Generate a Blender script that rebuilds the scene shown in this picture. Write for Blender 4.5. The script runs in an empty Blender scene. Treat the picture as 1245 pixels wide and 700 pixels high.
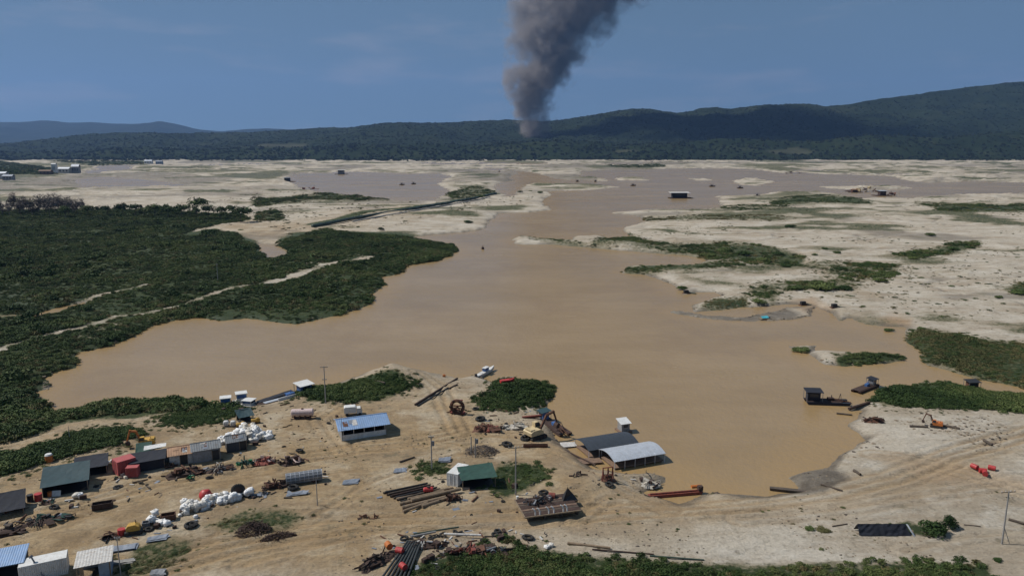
import bpy, bmesh, math, random
import numpy as np
from mathutils import Vector, Matrix, noise as mnoise

random.seed(7)
rng = np.random.default_rng(7)
R = math.radians
scene = bpy.context.scene
COL = scene.collection

# ------------------------------------------------------------------ camera, sky, sun, exposure
CAM_H = 56.0                 # drone height over the lake, metres
FPX = 889.0                  # focal length in pixels of the 1245 x 700 photograph
HORIZON = 181.0
PITCH = math.atan((350.0 - HORIZON) / FPX)

cam_data = bpy.data.cameras.new("camera")
cam = bpy.data.objects.new("camera", cam_data)
COL.objects.link(cam)
cam.location = (0, 0, CAM_H)
cam.rotation_euler = (math.pi / 2 - PITCH, 0, 0)
cam_data.sensor_width = 36.0
cam_data.lens = 36.0 * FPX / 1245.0
cam_data.clip_start = 1.0
cam_data.clip_end = 90000.0
scene.camera = cam

SUN_EL, SUN_AZ = R(50), (-0.985, 0.17)       # sun stands to the left, a little beyond
sd = Vector((SUN_AZ[0] * math.cos(SUN_EL), SUN_AZ[1] * math.cos(SUN_EL), math.sin(SUN_EL))).normalized()
sun_data = bpy.data.lights.new("sun", 'SUN')
sun_data.energy = 3.6
sun_data.angle = R(0.55)
sun_data.color = (1.0, 0.95, 0.87)
sun = bpy.data.objects.new("sun", sun_data)
sun.rotation_euler = sd.to_track_quat('Z', 'Y').to_euler()
COL.objects.link(sun)

world = bpy.data.worlds.new("World")
scene.world = world
world.use_nodes = True
wn, wl = world.node_tree.nodes, world.node_tree.links
wn.clear()
sky = wn.new("ShaderNodeTexSky")
sky.sky_type = 'NISHITA'
sky.sun_disc = False
sky.sun_elevation = SUN_EL
sky.sun_rotation = math.atan2(sd.x, sd.y)
sky.altitude = 8000
sky.air_density = 1.0
sky.dust_density = 0.0
sky.ozone_density = 5.0
sky_gamma = wn.new("ShaderNodeGamma"); sky_gamma.inputs[1].default_value = 0.15     # evens the sky out, as in the photograph
sky_tint = wn.new("ShaderNodeMix"); sky_tint.data_type = 'RGBA'; sky_tint.blend_type = 'MULTIPLY'
sky_tint.inputs[0].default_value = 1.0; sky_tint.inputs[7].default_value = (1.88, 2.88, 3.86, 1); sky_tint.clamp_result = False
wl.new(sky.outputs[0], sky_gamma.inputs[0]); wl.new(sky_gamma.outputs[0], sky_tint.inputs[6])
bg = wn.new("ShaderNodeBackground")
bg.inputs["Strength"].default_value = 0.05
wo = wn.new("ShaderNodeOutputWorld")
# faint high cloud wisps, spread over the whole sky
tc = wn.new("ShaderNodeTexCoord")
mp = wn.new("ShaderNodeMapping"); mp.inputs["Scale"].default_value = (3.0, 3.0, 16.0)
mp.inputs["Location"].default_value = (0.35, 0.1, 0.55)
cn = wn.new("ShaderNodeTexNoise"); cn.inputs["Scale"].default_value = 1.6; cn.inputs["Detail"].default_value = 7
cn.inputs["Roughness"].default_value = 0.55
cr = wn.new("ShaderNodeValToRGB")
cr.color_ramp.elements[0].position = 0.53; cr.color_ramp.elements[0].color = (0, 0, 0, 1)
cr.color_ramp.elements[1].position = 0.78; cr.color_ramp.elements[1].color = (0.5, 0.5, 0.5, 1)
cm = wn.new("ShaderNodeMix"); cm.data_type = 'RGBA'; cm.blend_type = 'MIX'
cm.inputs[7].default_value = (5.4, 5.4, 6.3, 1)
wl.new(tc.outputs["Generated"], mp.inputs["Vector"]); wl.new(mp.outputs[0], cn.inputs["Vector"])
wl.new(cn.outputs["Fac"], cr.inputs[0]); wl.new(cr.outputs[0], cm.inputs[0])
wl.new(sky_tint.outputs[2], cm.inputs[6]); wl.new(cm.outputs[2], bg.inputs["Color"])
wl.new(bg.outputs[0], wo.inputs["Surface"])

vs = scene.view_settings
vs.view_transform = 'Standard'; vs.look = 'None'; vs.gamma = 1.0; vs.exposure = 0.36
vs.use_curve_mapping = False
scene.render.engine = 'CYCLES'
scene.cycles.use_denoising = True
scene.cycles.max_bounces = 5
scene.cycles.diffuse_bounces = 2
scene.cycles.glossy_bounces = 2
scene.cycles.transparent_max_bounces = 6
scene.cycles.volume_bounces = 0
scene.cycles.volume_max_steps = 256
scene.render.film_transparent = False

# ------------------------------------------------------------------ small helpers
CP, SP = math.cos(PITCH), math.sin(PITCH)

def at(px, py, z=0.0):
    """World point at height z seen at photograph pixel (px, py)."""
    a, b = (px - 622.5) / FPX, (350.0 - py) / FPX
    dx, dy, dz = a, CP + b * SP, -SP + b * CP
    t = (z - CAM_H) / dz
    return Vector((dx * t, dy * t, z))

def to_px(x, y, z=0.0):
    """Photograph pixel of world points (arrays)."""
    zz = z - CAM_H
    depth = y * CP - zz * SP
    up = y * SP + zz * CP
    return 622.5 + FPX * x / depth, 350.0 - FPX * up / depth

def mpp(py):
    """Metres per photograph pixel at ground row py."""
    p = at(622.5, py)
    return (p.y * CP + CAM_H * SP) / FPX

def tag(o, label=None, cat=None, group=None, kind=None):
    if label: o["label"] = label
    if cat: o["category"] = cat
    if group: o["group"] = group
    if kind: o["kind"] = kind
    return o

# ---- lattice noise in numpy
def _hash(ix, iy, seed):
    h = (ix.astype(np.int64) * 374761393 + iy.astype(np.int64) * 668265263 + seed * 1442695041) & 0xFFFFFFFF
    h = ((h ^ (h >> 13)) * 1274126177) & 0xFFFFFFFF
    h = h ^ (h >> 16)
    return (h & 0xFFFFFF).astype(np.float64) / 0xFFFFFF

def vnoise(x, y, seed=0):
    ix, iy = np.floor(x), np.floor(y)
    fx, fy = x - ix, y - iy
    fx = fx * fx * (3 - 2 * fx); fy = fy * fy * (3 - 2 * fy)
    a = _hash(ix, iy, seed); b = _hash(ix + 1, iy, seed)
    c = _hash(ix, iy + 1, seed); d = _hash(ix + 1, iy + 1, seed)
    return (a * (1 - fx) + b * fx) * (1 - fy) + (c * (1 - fx) + d * fx) * fy - 0.5

def fbm(x, y, wl_, octaves=4, seed=0, gain=0.5):
    v, amp, s = 0.0, 1.0, 1.0 / wl_
    for k in range(octaves):
        v = v + amp * vnoise(x * s + k * 17.3, y * s - k * 9.1, seed + k)
        amp *= gain; s *= 2.03
    return v

def sstep(a, b, x):
    t = np.clip((x - a) / (b - a), 0, 1)
    return t * t * (3 - 2 * t)

def sdf(poly, x, y, far=80.0):
    """Signed distance to a closed polygon (positive inside), clamped at -far outside its box."""
    P = np.asarray(poly, float)
    out = np.full(x.shape, -far)
    m = (x > P[:, 0].min() - far) & (x < P[:, 0].max() + far) & (y > P[:, 1].min() - far) & (y < P[:, 1].max() + far)
    if not m.any(): return out
    xs, ys = x[m], y[m]
    d2 = np.full(xs.shape, 1e18); ins = np.zeros(xs.shape, bool)
    n = len(P)
    for i in range(n):
        ax, ay = P[i]; bx, by = P[(i + 1) % n]
        ex, ey = bx - ax, by - ay
        wx, wy = xs - ax, ys - ay
        t = np.clip((wx * ex + wy * ey) / (ex * ex + ey * ey + 1e-12), 0, 1)
        qx, qy = wx - ex * t, wy - ey * t
        d2 = np.minimum(d2, qx * qx + qy * qy)
        if ay != by:
            c = ((ay > ys) != (by > ys)) & (xs < (bx - ax) * (ys - ay) / (by - ay) + ax)
            ins ^= c
    d = np.sqrt(d2)
    out[m] = np.maximum(np.where(ins, d, -d), -far)
    return out

def line_d(path, x, y, far=60.0):
    """Distance and side offset to a polyline, in the units given."""
    P = np.asarray(path, float)
    best = np.full(x.shape, far)
    m = (x > P[:, 0].min() - far) & (x < P[:, 0].max() + far) & (y > P[:, 1].min() - far) & (y < P[:, 1].max() + far)
    xs, ys = x[m], y[m]; b = best[m]
    for i in range(len(P) - 1):
        ax, ay = P[i]; bx, by = P[i + 1]
        ex, ey = bx - ax, by - ay
        wx, wy = xs - ax, ys - ay
        t = np.clip((wx * ex + wy * ey) / (ex * ex + ey * ey + 1e-12), 0, 1)
        b = np.minimum(b, np.hypot(wx - ex * t, wy - ey * t))
    best[m] = b
    return best

def W(poly):
    return [tuple(at(u, v)[:2]) for u, v in poly]

# ------------------------------------------------------------------ outlines on the ground (photograph pixels -> ground)
LAKE = [(41,478),(51,475),(63,473),(66,468),(55,460),(69,451),(91,447),(90,438),(93,429),(111,427),(137,420),(154,413),(168,405),(180,397),(206,391),(231,386),(247,386),(270,390),(296,387),(310,388),(341,391),(361,394),(387,388),(418,382),(444,374),(457,367),(453,359),(469,346),(462,338),(485,333),(494,323),(513,320),(536,316),(558,306),(552,299),(532,295),(513,291),(497,288),(541,284),(567,282),(588,279),(596,269),(606,260),(620,258.5),(646,258),(673,255),(662,250),(659,243),(671,236),(668,232),(718,231),(751,227.5),(735,225.5),(671,225),(660,222.5),(690,219),(735,220),(733,217),(706,216),(707,208),(760,206),(850,205),(915,206),(940,209),(951,211),(976,209),(1007,212),(1079,214),(1095,218),(1138,223),(1182,221),(1270,223),(1270,235),(1182,237),(1115,242),(1084,241),(1048,242),(1015,236),(976,234),(940,234),(925,237),(873,239),(877,252),(851,255),(797,255),(743,259),(774,262),(785,269),(761,277),(759,280),(767,288),(743,292),(728,287),(697,288),(697,293),(669,291),(633,287),(623,292),(628,297),(671,297),(723,302),(774,306),(839,311),(859,316),(844,323),(815,323),(764,324),(751,332),(785,334),(797,338),(826,349),(831,358),(846,356),(867,354),(877,359),(857,367),(841,373),(846,379),(867,377),(905,374),(939,372),(963,370),(985,372),(1010,381),(1020,390),(1033,386),(1054,395),(1105,398),(1100,412),(1111,420),(1128,443),(1151,449),(1186,460),(1243,471),(1290,482),(1290,492),(1243,482),(1223,479),(1197,477),(1191,473),(1171,471),(1148,466),(1123,466),(1083,473),(1060,480),(1056,490),(1031,497),(1051,500),(1033,517),(1047,531),(1051,536),(1017,553),(1001,569),(983,574),(960,580),(971,593),(966,598),(929,603),(900,600),(866,599),(854,601),(841,607),(824,611),(803,606),(793,603),(783,599),(807,586),(806,579),(789,574),(763,576),(741,572),(722,570),(694,546),(677,535),(669,516),(660,495),(667,489),(675,473),(672,470),(650,464),(633,463),(627,457),(609,459),(598,465),(588,461),(590,452),(581,455),(557,460),(538,455),(514,452),(497,449),(466,448),(446,452),(429,459),(411,466),(395,472),(369,472),(345,485),(326,490),(307,493),(283,494),(262,498),(255,493),(245,489),(230,490),(218,488),(197,487),(171,489),(144,490),(120,493),(103,499),(82,503),(69,504),(60,499),(62,494),(51,489)]
POND2 = [(359,210),(395,211),(408,209),(451,209),(477,210),(511,211),(541,211),(544,216),(534,224),(541,229),(547,234),(523,245),(490,245),(475,243),(439,239),(408,237),(385,232),(361,227),(349,219)]
POND3 = [(601,224),(619,220),(629,209),(608,209.5),(600,208),(640,208.5),(666,214),(684,219),(659,223),(640,225),(633,228),(620,240),(611,237),(601,229)]
POND4 = [(77,219),(116,215),(180,219),(219,225),(185,229),(141,228),(98,230)]
POND5 = [(102,209),(123,201.5),(167,200),(150,206),(116,212)]
POND6 = [(313,296),(330,297),(345,301),(353,309),(340,314),(325,316),(318,308)]
POND7 = [(28,386),(60,377),(103,367),(106,370),(70,382),(40,387)]
POND8 = [(545,206),(600,205),(640,206),(600,207.5),(560,208)]
ISLES = [[(983,428),(1000,427),(1060,430),(1107,434),(1100,437.5),(1060,442),(1030,446),(1003,443),(990,436)],
         [(961,422),(990,421),(992,427),(963,427.5)],
         [(747,217.6),(790,217.2),(789,219),(750,219.3)],
         [(838,217),(864,217),(863,219),(840,219)],
         [(888,219.5),(918,218),(938,221),(925,227),(900,225)],
         [(1000,227),(1080,226),(1110,229),(1060,232),(1020,230)],
         [(575,215),(600,212),(605,221),(590,227),(560,226),(548,222)],
         [(812,379),(825,377.5),(860,384),(905,385),(935,380),(962,374),(990,372),(985,383),(962,389),(920,391),(870,388.5),(830,383)]]
WATERS = [W(p) for p in (LAKE, POND2, POND3, POND4, POND5, POND6, POND7, POND8)]
ISLES_W = [W(p) for p in ISLES]
MUDFLAT = ISLES_W[-1]

VEG = {  # name: (outline px, softness px, amount)
 'field': ([(-60,259),(70,258),(103,256),(130,258),(200,259),(245,263),(275,263),(300,267),(303,270),(265,276),(228,284),(212,291),(240,291),(257,283),(283,289),(309,302),(318,314),(343,311),(343,296),(397,281),(426,286),(464,288),(490,289),(513,294),(554,298),(560,306),(536,316),(513,320),(494,323),(485,333),(462,338),(469,346),(453,359),(457,367),(444,374),(418,383),(387,389),(361,395),(341,392),(310,389),(270,391),(247,388),(206,392),(168,406),(137,421),(93,430),(91,447),(55,460),(41,478),(62,494),(82,505),(120,495),(180,489),(255,490),(262,497),(225,503),(195,504),(160,509),(120,509),(82,514),(58,524),(20,536),(-60,549)], 4, 1.0),
 'shore_bush': ([(-60,570),(21,562),(57,551),(106,534),(134,528),(154,530),(160,541),(117,555),(82,563),(43,570),(0,585),(-60,590)], 3, .9),
 'left_bush2': ([(196,520),(225,506),(262,500),(290,498),(305,505),(296,513),(275,514),(262,522),(230,526),(205,526)], 3, .9),
 'hedge': ([(365,480),(380,472),(430,470),(480,472),(498,478),(490,486),(470,492),(420,495),(375,494)], 3, 1),
 'mound': ([(598,486),(612,470),(640,464),(670,470),(672,482),(655,494),(620,503),(592,502),(585,492)], 4, .9),
 'platform': ([(598,588),(610,575),(640,572),(665,580),(668,596),(650,606),(615,618),(598,610)], 5, .75),
 'tent_weeds': ([(508,577),(530,570),(545,573),(548,582),(525,588)], 3, .7),
 'weeds_left': ([(148,705),(165,680),(200,667),(236,670),(228,686),(198,702),(160,722)], 6, .6),
 'weeds_mid': ([(250,652),(300,632),(350,630),(372,640),(350,655),(290,662)], 8, .6),
 'bottom': ([(450,730),(495,698),(560,683),(640,678),(720,688),(860,696),(1000,697),(1200,700),(1210,760),(430,780)], 5, .8),
 'right_mass': ([(1058,488),(1075,476),(1110,468),(1150,468),(1195,478),(1260,488),(1260,506),(1205,505),(1160,502),(1120,500),(1080,497)], 3, 1),
 'olive': ([(1100,412),(1118,405),(1160,410),(1200,418),(1270,425),(1270,475),(1243,471),(1186,460),(1151,449),(1128,443),(1111,425)], 4, .85),
 'spit': ([(631,288),(669,291),(697,294),(713,299),(720,296),(760,284),(775,290),(782,297),(839,301),(880,298),(940,302),(979,318),(975,328),(940,329),(900,322),(859,316),(839,310),(774,304),(723,301),(671,296)], 5, .74),
 'spit2': ([(756,326),(800,322),(815,322),(850,321),(900,320),(905,326),(846,333),(800,335),(760,333)], 4, .75),
 'r6': ([(851,375),(865,366),(905,365),(906,374),(870,378)], 4, .8),
 'r7': ([(905,362),(925,349),(985,347),(1040,340),(1043,352),(1000,357),(950,358),(939,371)], 6, .55),
 'r9': ([(1000,330),(1030,322),(1097,326),(1090,338),(1050,346),(1010,342)], 7, .6),
 'r10': ([(1084,314),(1130,306),(1160,298),(1192,297),(1185,305),(1150,314),(1110,317)], 4, .7),
 'r11': ([(935,246),(964,240),(1000,239),(1043,242),(1060,250),(1000,250),(940,252)], 3, .8),
 'r12': ([(1115,248),(1160,250),(1245,250),(1260,258),(1180,261),(1140,258)], 3, .75),
 'r13': ([(1222,358),(1245,350),(1260,352),(1260,364),(1235,364)], 4, .8),
 'r14': ([(769,266),(830,264),(940,264),(980,268),(940,272),(830,270),(790,270)], 3, .6),
 'r15': ([(870,253),(900,250),(960,252),(955,257),(890,258)], 3, .55),
 'isle': ([(1015,436),(1050,431),(1107,434),(1095,438),(1050,444),(1020,444)], 3, .9),
 'far_l': ([(310,243),(350,241),(400,236),(440,240),(475,244),(440,246),(380,246),(330,251),(312,254)], 2.5, .8),
 'far_l2': ([(312,262),(330,256),(345,262),(343,270),(315,272)], 2.5, .7),
 'far_edge_l': ([(-60,194),(0,197),(60,205),(70,214),(0,216),(-60,216)], 2.5, .95),
 'far_strip': ([(60,196),(170,197),(180,200),(110,202)], 1.5, .8),
 'far_m': ([(735,202),(800,200),(810,204),(760,206)], 1.5, .6),
 'far_r': ([(1005,207),(1080,206),(1120,209),(1060,212)], 1.5, .6),
 'cut_end': ([(540,238),(560,230),(585,228),(605,236),(590,240),(555,244)], 2.5, .6),
 'bank_r': ([(990,392),(1020,386),(1060,384),(1105,396),(1060,398),(1030,394)], 5, .35),
 'tip': ([(1075,650),(1100,640),(1125,650),(1145,652),(1135,660),(1090,660)], 4, .8),
}
OCHRE = [([(-80,520),(200,500),(380,470),(560,470),(690,530),(740,600),(900,604),(960,625),(880,640),(760,660),(560,660),(480,720),(-80,760)], 45, 1.0),
         ([(255,280),(300,270),(390,276),(420,288),(320,296)], 12, .8), ([(340,275),(500,248),(520,262),(420,285)], 10, .45),
         ([(900,606),(1000,608),(1100,575),(1245,530),(1245,560),(1100,610),(960,635)], 16, .55)]
ORANGE = [([(963,370),(985,366),(1010,379),(1000,383),(975,378)], 5, .6), ([(1069,392),(1085,386),(1108,391),(1105,397),(1080,397)], 4, .55),
          ([(-20,383),(28,378),(30,386),(-20,393)], 4, 1.0), ([(675,515),(722,571),(790,573),(800,580),(740,585),(700,560)], 6, .35),
          ([(1060,560),(1150,568),(1245,590),(1245,605),(1120,590)], 8, .35)]
WET = [([(1031,514),(1047,529),(1060,534),(1024,556),(1016,575),(1034,590),(1000,604),(960,607),(900,613),(875,605),(925,600),(964,592),(957,580),(983,570),(1001,564),(1017,549),(1044,534),(1030,520)], 3, 1.0),
       ([(811,379),(825,377),(860,383),(905,384),(935,379),(955,376),(975,384),(960,390),(920,392),(870,389.5),(830,384)], 2, .9),
       ([(826,350),(846,354),(846,358),(832,360)], 3, .8)]
TRACKS = [  # (path px, half width m, strength)
 ([(-20,655),(60,638),(130,614),(190,596),(260,583),(330,572),(420,556),(500,546),(570,530),(640,533),(700,560),(760,600),(810,625)], 3.6, 1.0),
 ([(150,715),(260,682),(360,660),(440,648),(540,646),(640,640),(720,634),(800,627),(900,622),(1000,606),(1080,588),(1150,562),(1260,530)], 3.8, 1.0),
 ([(1060,558),(1120,568),(1180,585),(1260,612)], 3.2, .8),
 ([(560,532),(545,505),(535,480),(510,468)], 2.6, .8), ([(420,556),(400,535),(390,515),(420,500),(460,497)], 2.4, .6),
 ([(130,660),(230,632),(330,600),(400,588)], 1.8, .5), ([(0,548),(30,540),(80,525),(130,516),(190,512)], 1.6, .7),
 ([(0,668),(90,645),(170,618),(250,595),(330,582)], 1.5, .8), ([(380,640),(440,600),(500,575),(560,560),(640,552)], 1.6, .7), ([(700,640),(740,612),(790,612),(850,612)], 2.2, .7),
 ([(900,640),(1000,628),(1100,612),(1260,590)], 2.4, .6), ([(300,700),(420,668),(470,655),(600,655),(700,648)], 1.6, .7), ([(1100,680),(1180,660),(1260,655)], 2.0, .5), ([(60,575),(110,592),(200,588),(280,575)], 1.5, .6),
 ([(960,305),(985,325),(1010,345),(1060,365)], 3.0, .7)]
PATH = [(-20,437),(0,432),(26,422),(57,413),(94,405),(117,399),(144,390),(180,385),(226,374),(252,364),(283,354),(310,351),(336,346),(361,338),(395,325),(426,320),(449,315)]
PATH2 = [(-20,390),(28,386),(60,380),(103,368),(130,360),(180,350)]
PATH_W, PATH2_W = W(PATH), W(PATH2)
TRACKS_W = [(W(p), w, s) for p, w, s in TRACKS]

# mounds: (px, py, radius m, height m)
MOUNDS = [(465,456,13,2.6),(500,462,10,1.8),(640,478,9,1.4),(770,585,7,1.2),(735,585,6,1.0),(800,583,3.5,1.0),(545,300,1,0),(680,545,5,.4),
          (745,300,18,2.0),(835,330,20,1.0),(440,262,40,3.5),(560,262,30,2.5),(590,220,60,5),(640,240,30,2),(865,275,30,1.5),(690,590,6,.8),(110,545,9,.6)]
MOUNDS_W = [(at(u, v), r, h) for u, v, r, h in MOUNDS]

def shore(x, y):
    """Distance to the water's edge in metres: positive on land."""
    d = np.hypot(x, y)
    k = np.clip(d / 160.0, 0.6, 14.0)
    wx = x + k * (1.1 * fbm(x, y, 9.0 , 3, 11) + 0.5 * vnoise(x / 2.2, y / 2.2, 5)) + np.where(d > 900, .012 * d, 0) * fbm(x, y, 120.0, 2, 61)
    wy = y + k * (1.3 * fbm(x, y, 9.0 , 3, 31) + 0.5 * vnoise(x / 2.2, y / 2.2, 6)) + np.where(d > 900, .03 * d, 0) * fbm(x, y, 160.0, 3, 71)
    s = np.full(x.shape, 80.0)
    for P in WATERS: s = np.minimum(s, -sdf(P, wx, wy))
    for P in ISLES_W: s = np.maximum(s, sdf(P, wx, wy))
    return s, sdf(MUDFLAT, wx, wy, 20)

def height(x, y, full=False):
    x = np.asarray(x, float); y = np.asarray(y, float)
    d = np.hypot(x, y)
    s, mud = shore(x, y)
    far = sstep(500, 1500, d)
    bank = 1.15 - 0.35 * far
    land = bank * (1 - np.exp(-np.maximum(s, 0) / (2.2 + 8 * far))) + 0.01 * np.clip(s, 0, 60)
    rel = sstep(0, 14, s)
    land = land + rel * (0.55 * fbm(x, y, 26, 4, 3) + 0.22 * fbm(x, y, 4.5, 3, 8) * (d < 420))
    ridge = 1 - np.abs(2 * fbm(x * 0.6, y, 140, 4, 21))
    land = land + rel * far * (np.maximum(ridge - .62, 0) * 9.0 + 0.9 * fbm(x, y, 60, 3, 23))
    gl = sstep(.030, .0, np.abs(fbm(x * .6, y, 70, 4, 88))) * sstep(230, 330, d) * sstep(2, 12, s)
    land = land - .55 * gl
    flat = sstep(900, 1500, d) * sstep(.20, .34, fbm(x * .55, y * .8, 190, 4, 26)) * sstep(10, 40, s)
    land = land * (1 - flat) - .12 * flat
    heap = sstep(.1, .32, fbm(x, y, 26, 3, 27)) * sstep(240, 420, d) * sstep(8, 20, s)
    land = land + heap * np.maximum(0, .3 + fbm(x, y, 9, 3, 29)) * (1.2 + 1.6 * far)
    for p, r, h in MOUNDS_W:
        q = ((x - p.x) ** 2 + (y - p.y) ** 2) / (r * r)
        land = land + h * np.exp(-q) * rel
    for P, w, st in TRACKS_W:
        t = line_d(P, x, y, 12.0)
        inn = sstep(w + 1.2, w - .4, t)
        land = land - inn * st * (0.14 + 0.16 * np.cos(t * 2.9)) * rel
    wet = -0.04 - 0.12 * np.minimum(-np.minimum(s, 0), 12)
    z = np.where(s > 0, np.where(flat > .5, land, np.maximum(land, 0.03)), wet)
    z = np.where(mud > 0, 0.05 + 0.03 * np.minimum(mud, 2), z)
    return (z, s) if full else z

LOOK = {}
def look(x, y, full=False):
    """Terrain height read back from the finished ground sheet."""
    x = np.asarray(x, float); y = np.asarray(y, float)
    ys, us, Z, S = LOOK['ys'], LOOK['us'], LOOK['Z'], LOOK['S']
    u = 622.5 + FPX * x / (y * CP + CAM_H * SP)
    fi = np.interp(y, ys, np.arange(len(ys))); fj = np.interp(u, us, np.arange(len(us)))
    i = np.clip(fi.astype(int), 0, len(ys) - 2); j = np.clip(fj.astype(int), 0, len(us) - 2); fi = fi - i; fj = fj - j
    f = lambda A: (A[i, j] * (1 - fj) + A[i, j + 1] * fj) * (1 - fi) + (A[i + 1, j] * (1 - fj) + A[i + 1, j + 1] * fj) * fi
    return (f(Z), f(S)) if full else f(Z)

def gz(x, y):
    return max(0.0, float(look(np.array([x]), np.array([y]))[0]))

def ground(px, py):
    """Point of the terrain seen at a photograph pixel."""
    z = 0.6
    for _ in range(5):
        p = at(px, py, z); z = gz(p.x, p.y)
    return at(px, py, z)

# ------------------------------------------------------------------ materials
def nodes_of(name):
    m = bpy.data.materials.new(name); m.use_nodes = True
    nt = m.node_tree
    return m, nt, nt.nodes["Principled BSDF"]

def N(nt, kind, **kw):
    n = nt.nodes.new(kind)
    for k, v in kw.items(): setattr(n, k, v)
    return n

def noise_node(nt, scale, detail=5, rough=.55, coord="Object", vscale=None):
    t = N(nt, "ShaderNodeTexCoord")
    n = N(nt, "ShaderNodeTexNoise")
    n.inputs["Scale"].default_value = scale; n.inputs["Detail"].default_value = detail; n.inputs["Roughness"].default_value = rough
    if vscale:
        mpn = N(nt, "ShaderNodeMapping"); mpn.inputs["Scale"].default_value = vscale
        nt.links.new(t.outputs[coord], mpn.inputs[0]); nt.links.new(mpn.outputs[0], n.inputs["Vector"])
    else:
        nt.links.new(t.outputs[coord], n.inputs["Vector"])
    return n

def ramp(nt, src, stops):
    r = N(nt, "ShaderNodeValToRGB")
    while len(r.color_ramp.elements) < len(stops): r.color_ramp.elements.new(0.5)
    for e, (p, c) in zip(r.color_ramp.elements, stops):
        e.position = p; e.color = (*c, 1) if len(c) == 3 else c
    nt.links.new(src, r.inputs[0])
    return r

def mixc(nt, fac, a, b, blend='MIX'):
    m = N(nt, "ShaderNodeMix", data_type='RGBA', blend_type=blend)
    for sock, v in ((m.inputs[0], fac), (m.inputs[6], a), (m.inputs[7], b)):
        if isinstance(v, (int, float)): sock.default_value = v
        elif isinstance(v, tuple): sock.default_value = (*v, 1)
        else: nt.links.new(v, sock)
    return m.outputs[2]

def math_(nt, op, a, b=0.0, clamp=False):
    m = N(nt, "ShaderNodeMath", operation=op); m.use_clamp = clamp
    for sock, v in ((m.inputs[0], a), (m.inputs[1], b)):
        if isinstance(v, (int, float)): sock.default_value = v
        else: nt.links.new(v, sock)
    return m.outputs[0]

def attr(nt, name):
    a = N(nt, "ShaderNodeAttribute"); a.attribute_name = name
    return a

def simple(name, col, rough=.7, var=.25, scale=1.2, metal=0.0, bump=0.0, dirt=None, dirt_amt=.5):
    """Painted or weathered surface with blotchy variation and optional stains."""
    m, nt, b = nodes_of(name)
    n = noise_node(nt, scale, 6, .6)
    lo = tuple(max(0, c * (1 - var)) for c in col); hi = tuple(min(1, c * (1 + var * .6)) for c in col)
    c = ramp(nt, n.outputs["Fac"], [(.3, lo), (.7, hi)]).outputs[0]
    if dirt:
        n2 = noise_node(nt, scale * 2.7, 8, .7)
        f = ramp(nt, n2.outputs["Fac"], [(.48, (0, 0, 0)), (.66, (dirt_amt,) * 3)]).outputs[0]
        c = mixc(nt, f, c, dirt)
    nt.links.new(c, b.inputs["Base Color"])
    b.inputs["Roughness"].default_value = rough; b.inputs["Metallic"].default_value = metal
    if bump:
        bp = N(nt, "ShaderNodeBump"); bp.inputs["Strength"].default_value = bump; bp.inputs["Distance"].default_value = .1
        nt.links.new(n.outputs["Fac"], bp.inputs["Height"]); nt.links.new(bp.outputs[0], b.inputs["Normal"])
    return m
# ------------------------------------------------------------------ ground sheet
def grid_mesh(name, X, Y, Z):
    nr, nc = X.shape
    co = np.stack([X, Y, Z], -1).reshape(-1, 3).astype(np.float32)
    i = np.arange(nr * nc).reshape(nr, nc)
    q = np.stack([i[:-1, :-1], i[:-1, 1:], i[1:, 1:], i[1:, :-1]], -1).reshape(-1, 4)
    me = bpy.data.meshes.new(name)
    me.vertices.add(len(co)); me.vertices.foreach_set("co", co.ravel())
    me.loops.add(q.size); me.loops.foreach_set("vertex_index", q.ravel().astype(np.int32))
    me.polygons.add(len(q)); me.polygons.foreach_set("loop_start", np.arange(0, q.size, 4, dtype=np.int32))
    me.polygons.foreach_set("loop_total", np.full(len(q), 4, np.int32))
    me.update(calc_edges=True)
    me.polygons.foreach_set("use_smooth", np.ones(len(q), bool))
    return me

def add_obj(name, me, mat=None, parent=None):
    o = bpy.data.objects.new(name, me)
    if mat is not None: me.materials.append(mat)
    COL.objects.link(o)
    if parent is not None: o.parent = parent
    return o

def set_attr(me, name, vals):
    a = me.attributes.new(name, 'FLOAT', 'POINT')
    a.data.foreach_set("value", np.ascontiguousarray(vals, dtype=np.float32).ravel())

def veg_amount(u, v, x, y, names=None):
    """How much of the ground is overgrown at pixel u, v (0..1 for each named patch, joined)."""
    k = 1.0
    nu = u + 7 * fbm(x, y, 22, 3, 41) + 3 * vnoise(x / 4, y / 4, 43)
    nv = v + 5 * fbm(x, y, 22, 3, 47) * np.clip((v - 185) / 120, .12, 1)
    g = np.zeros(u.shape)
    for nm, (P, soft, amt) in VEG.items():
        if names and nm not in names: continue
        off = np.where(v > 285, 5, 0) if nm == 'field' else 0
        g = np.maximum(g, sstep(-soft - off, soft - off, sdf(P, nu, nv, 20)) * amt)
    return g

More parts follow.
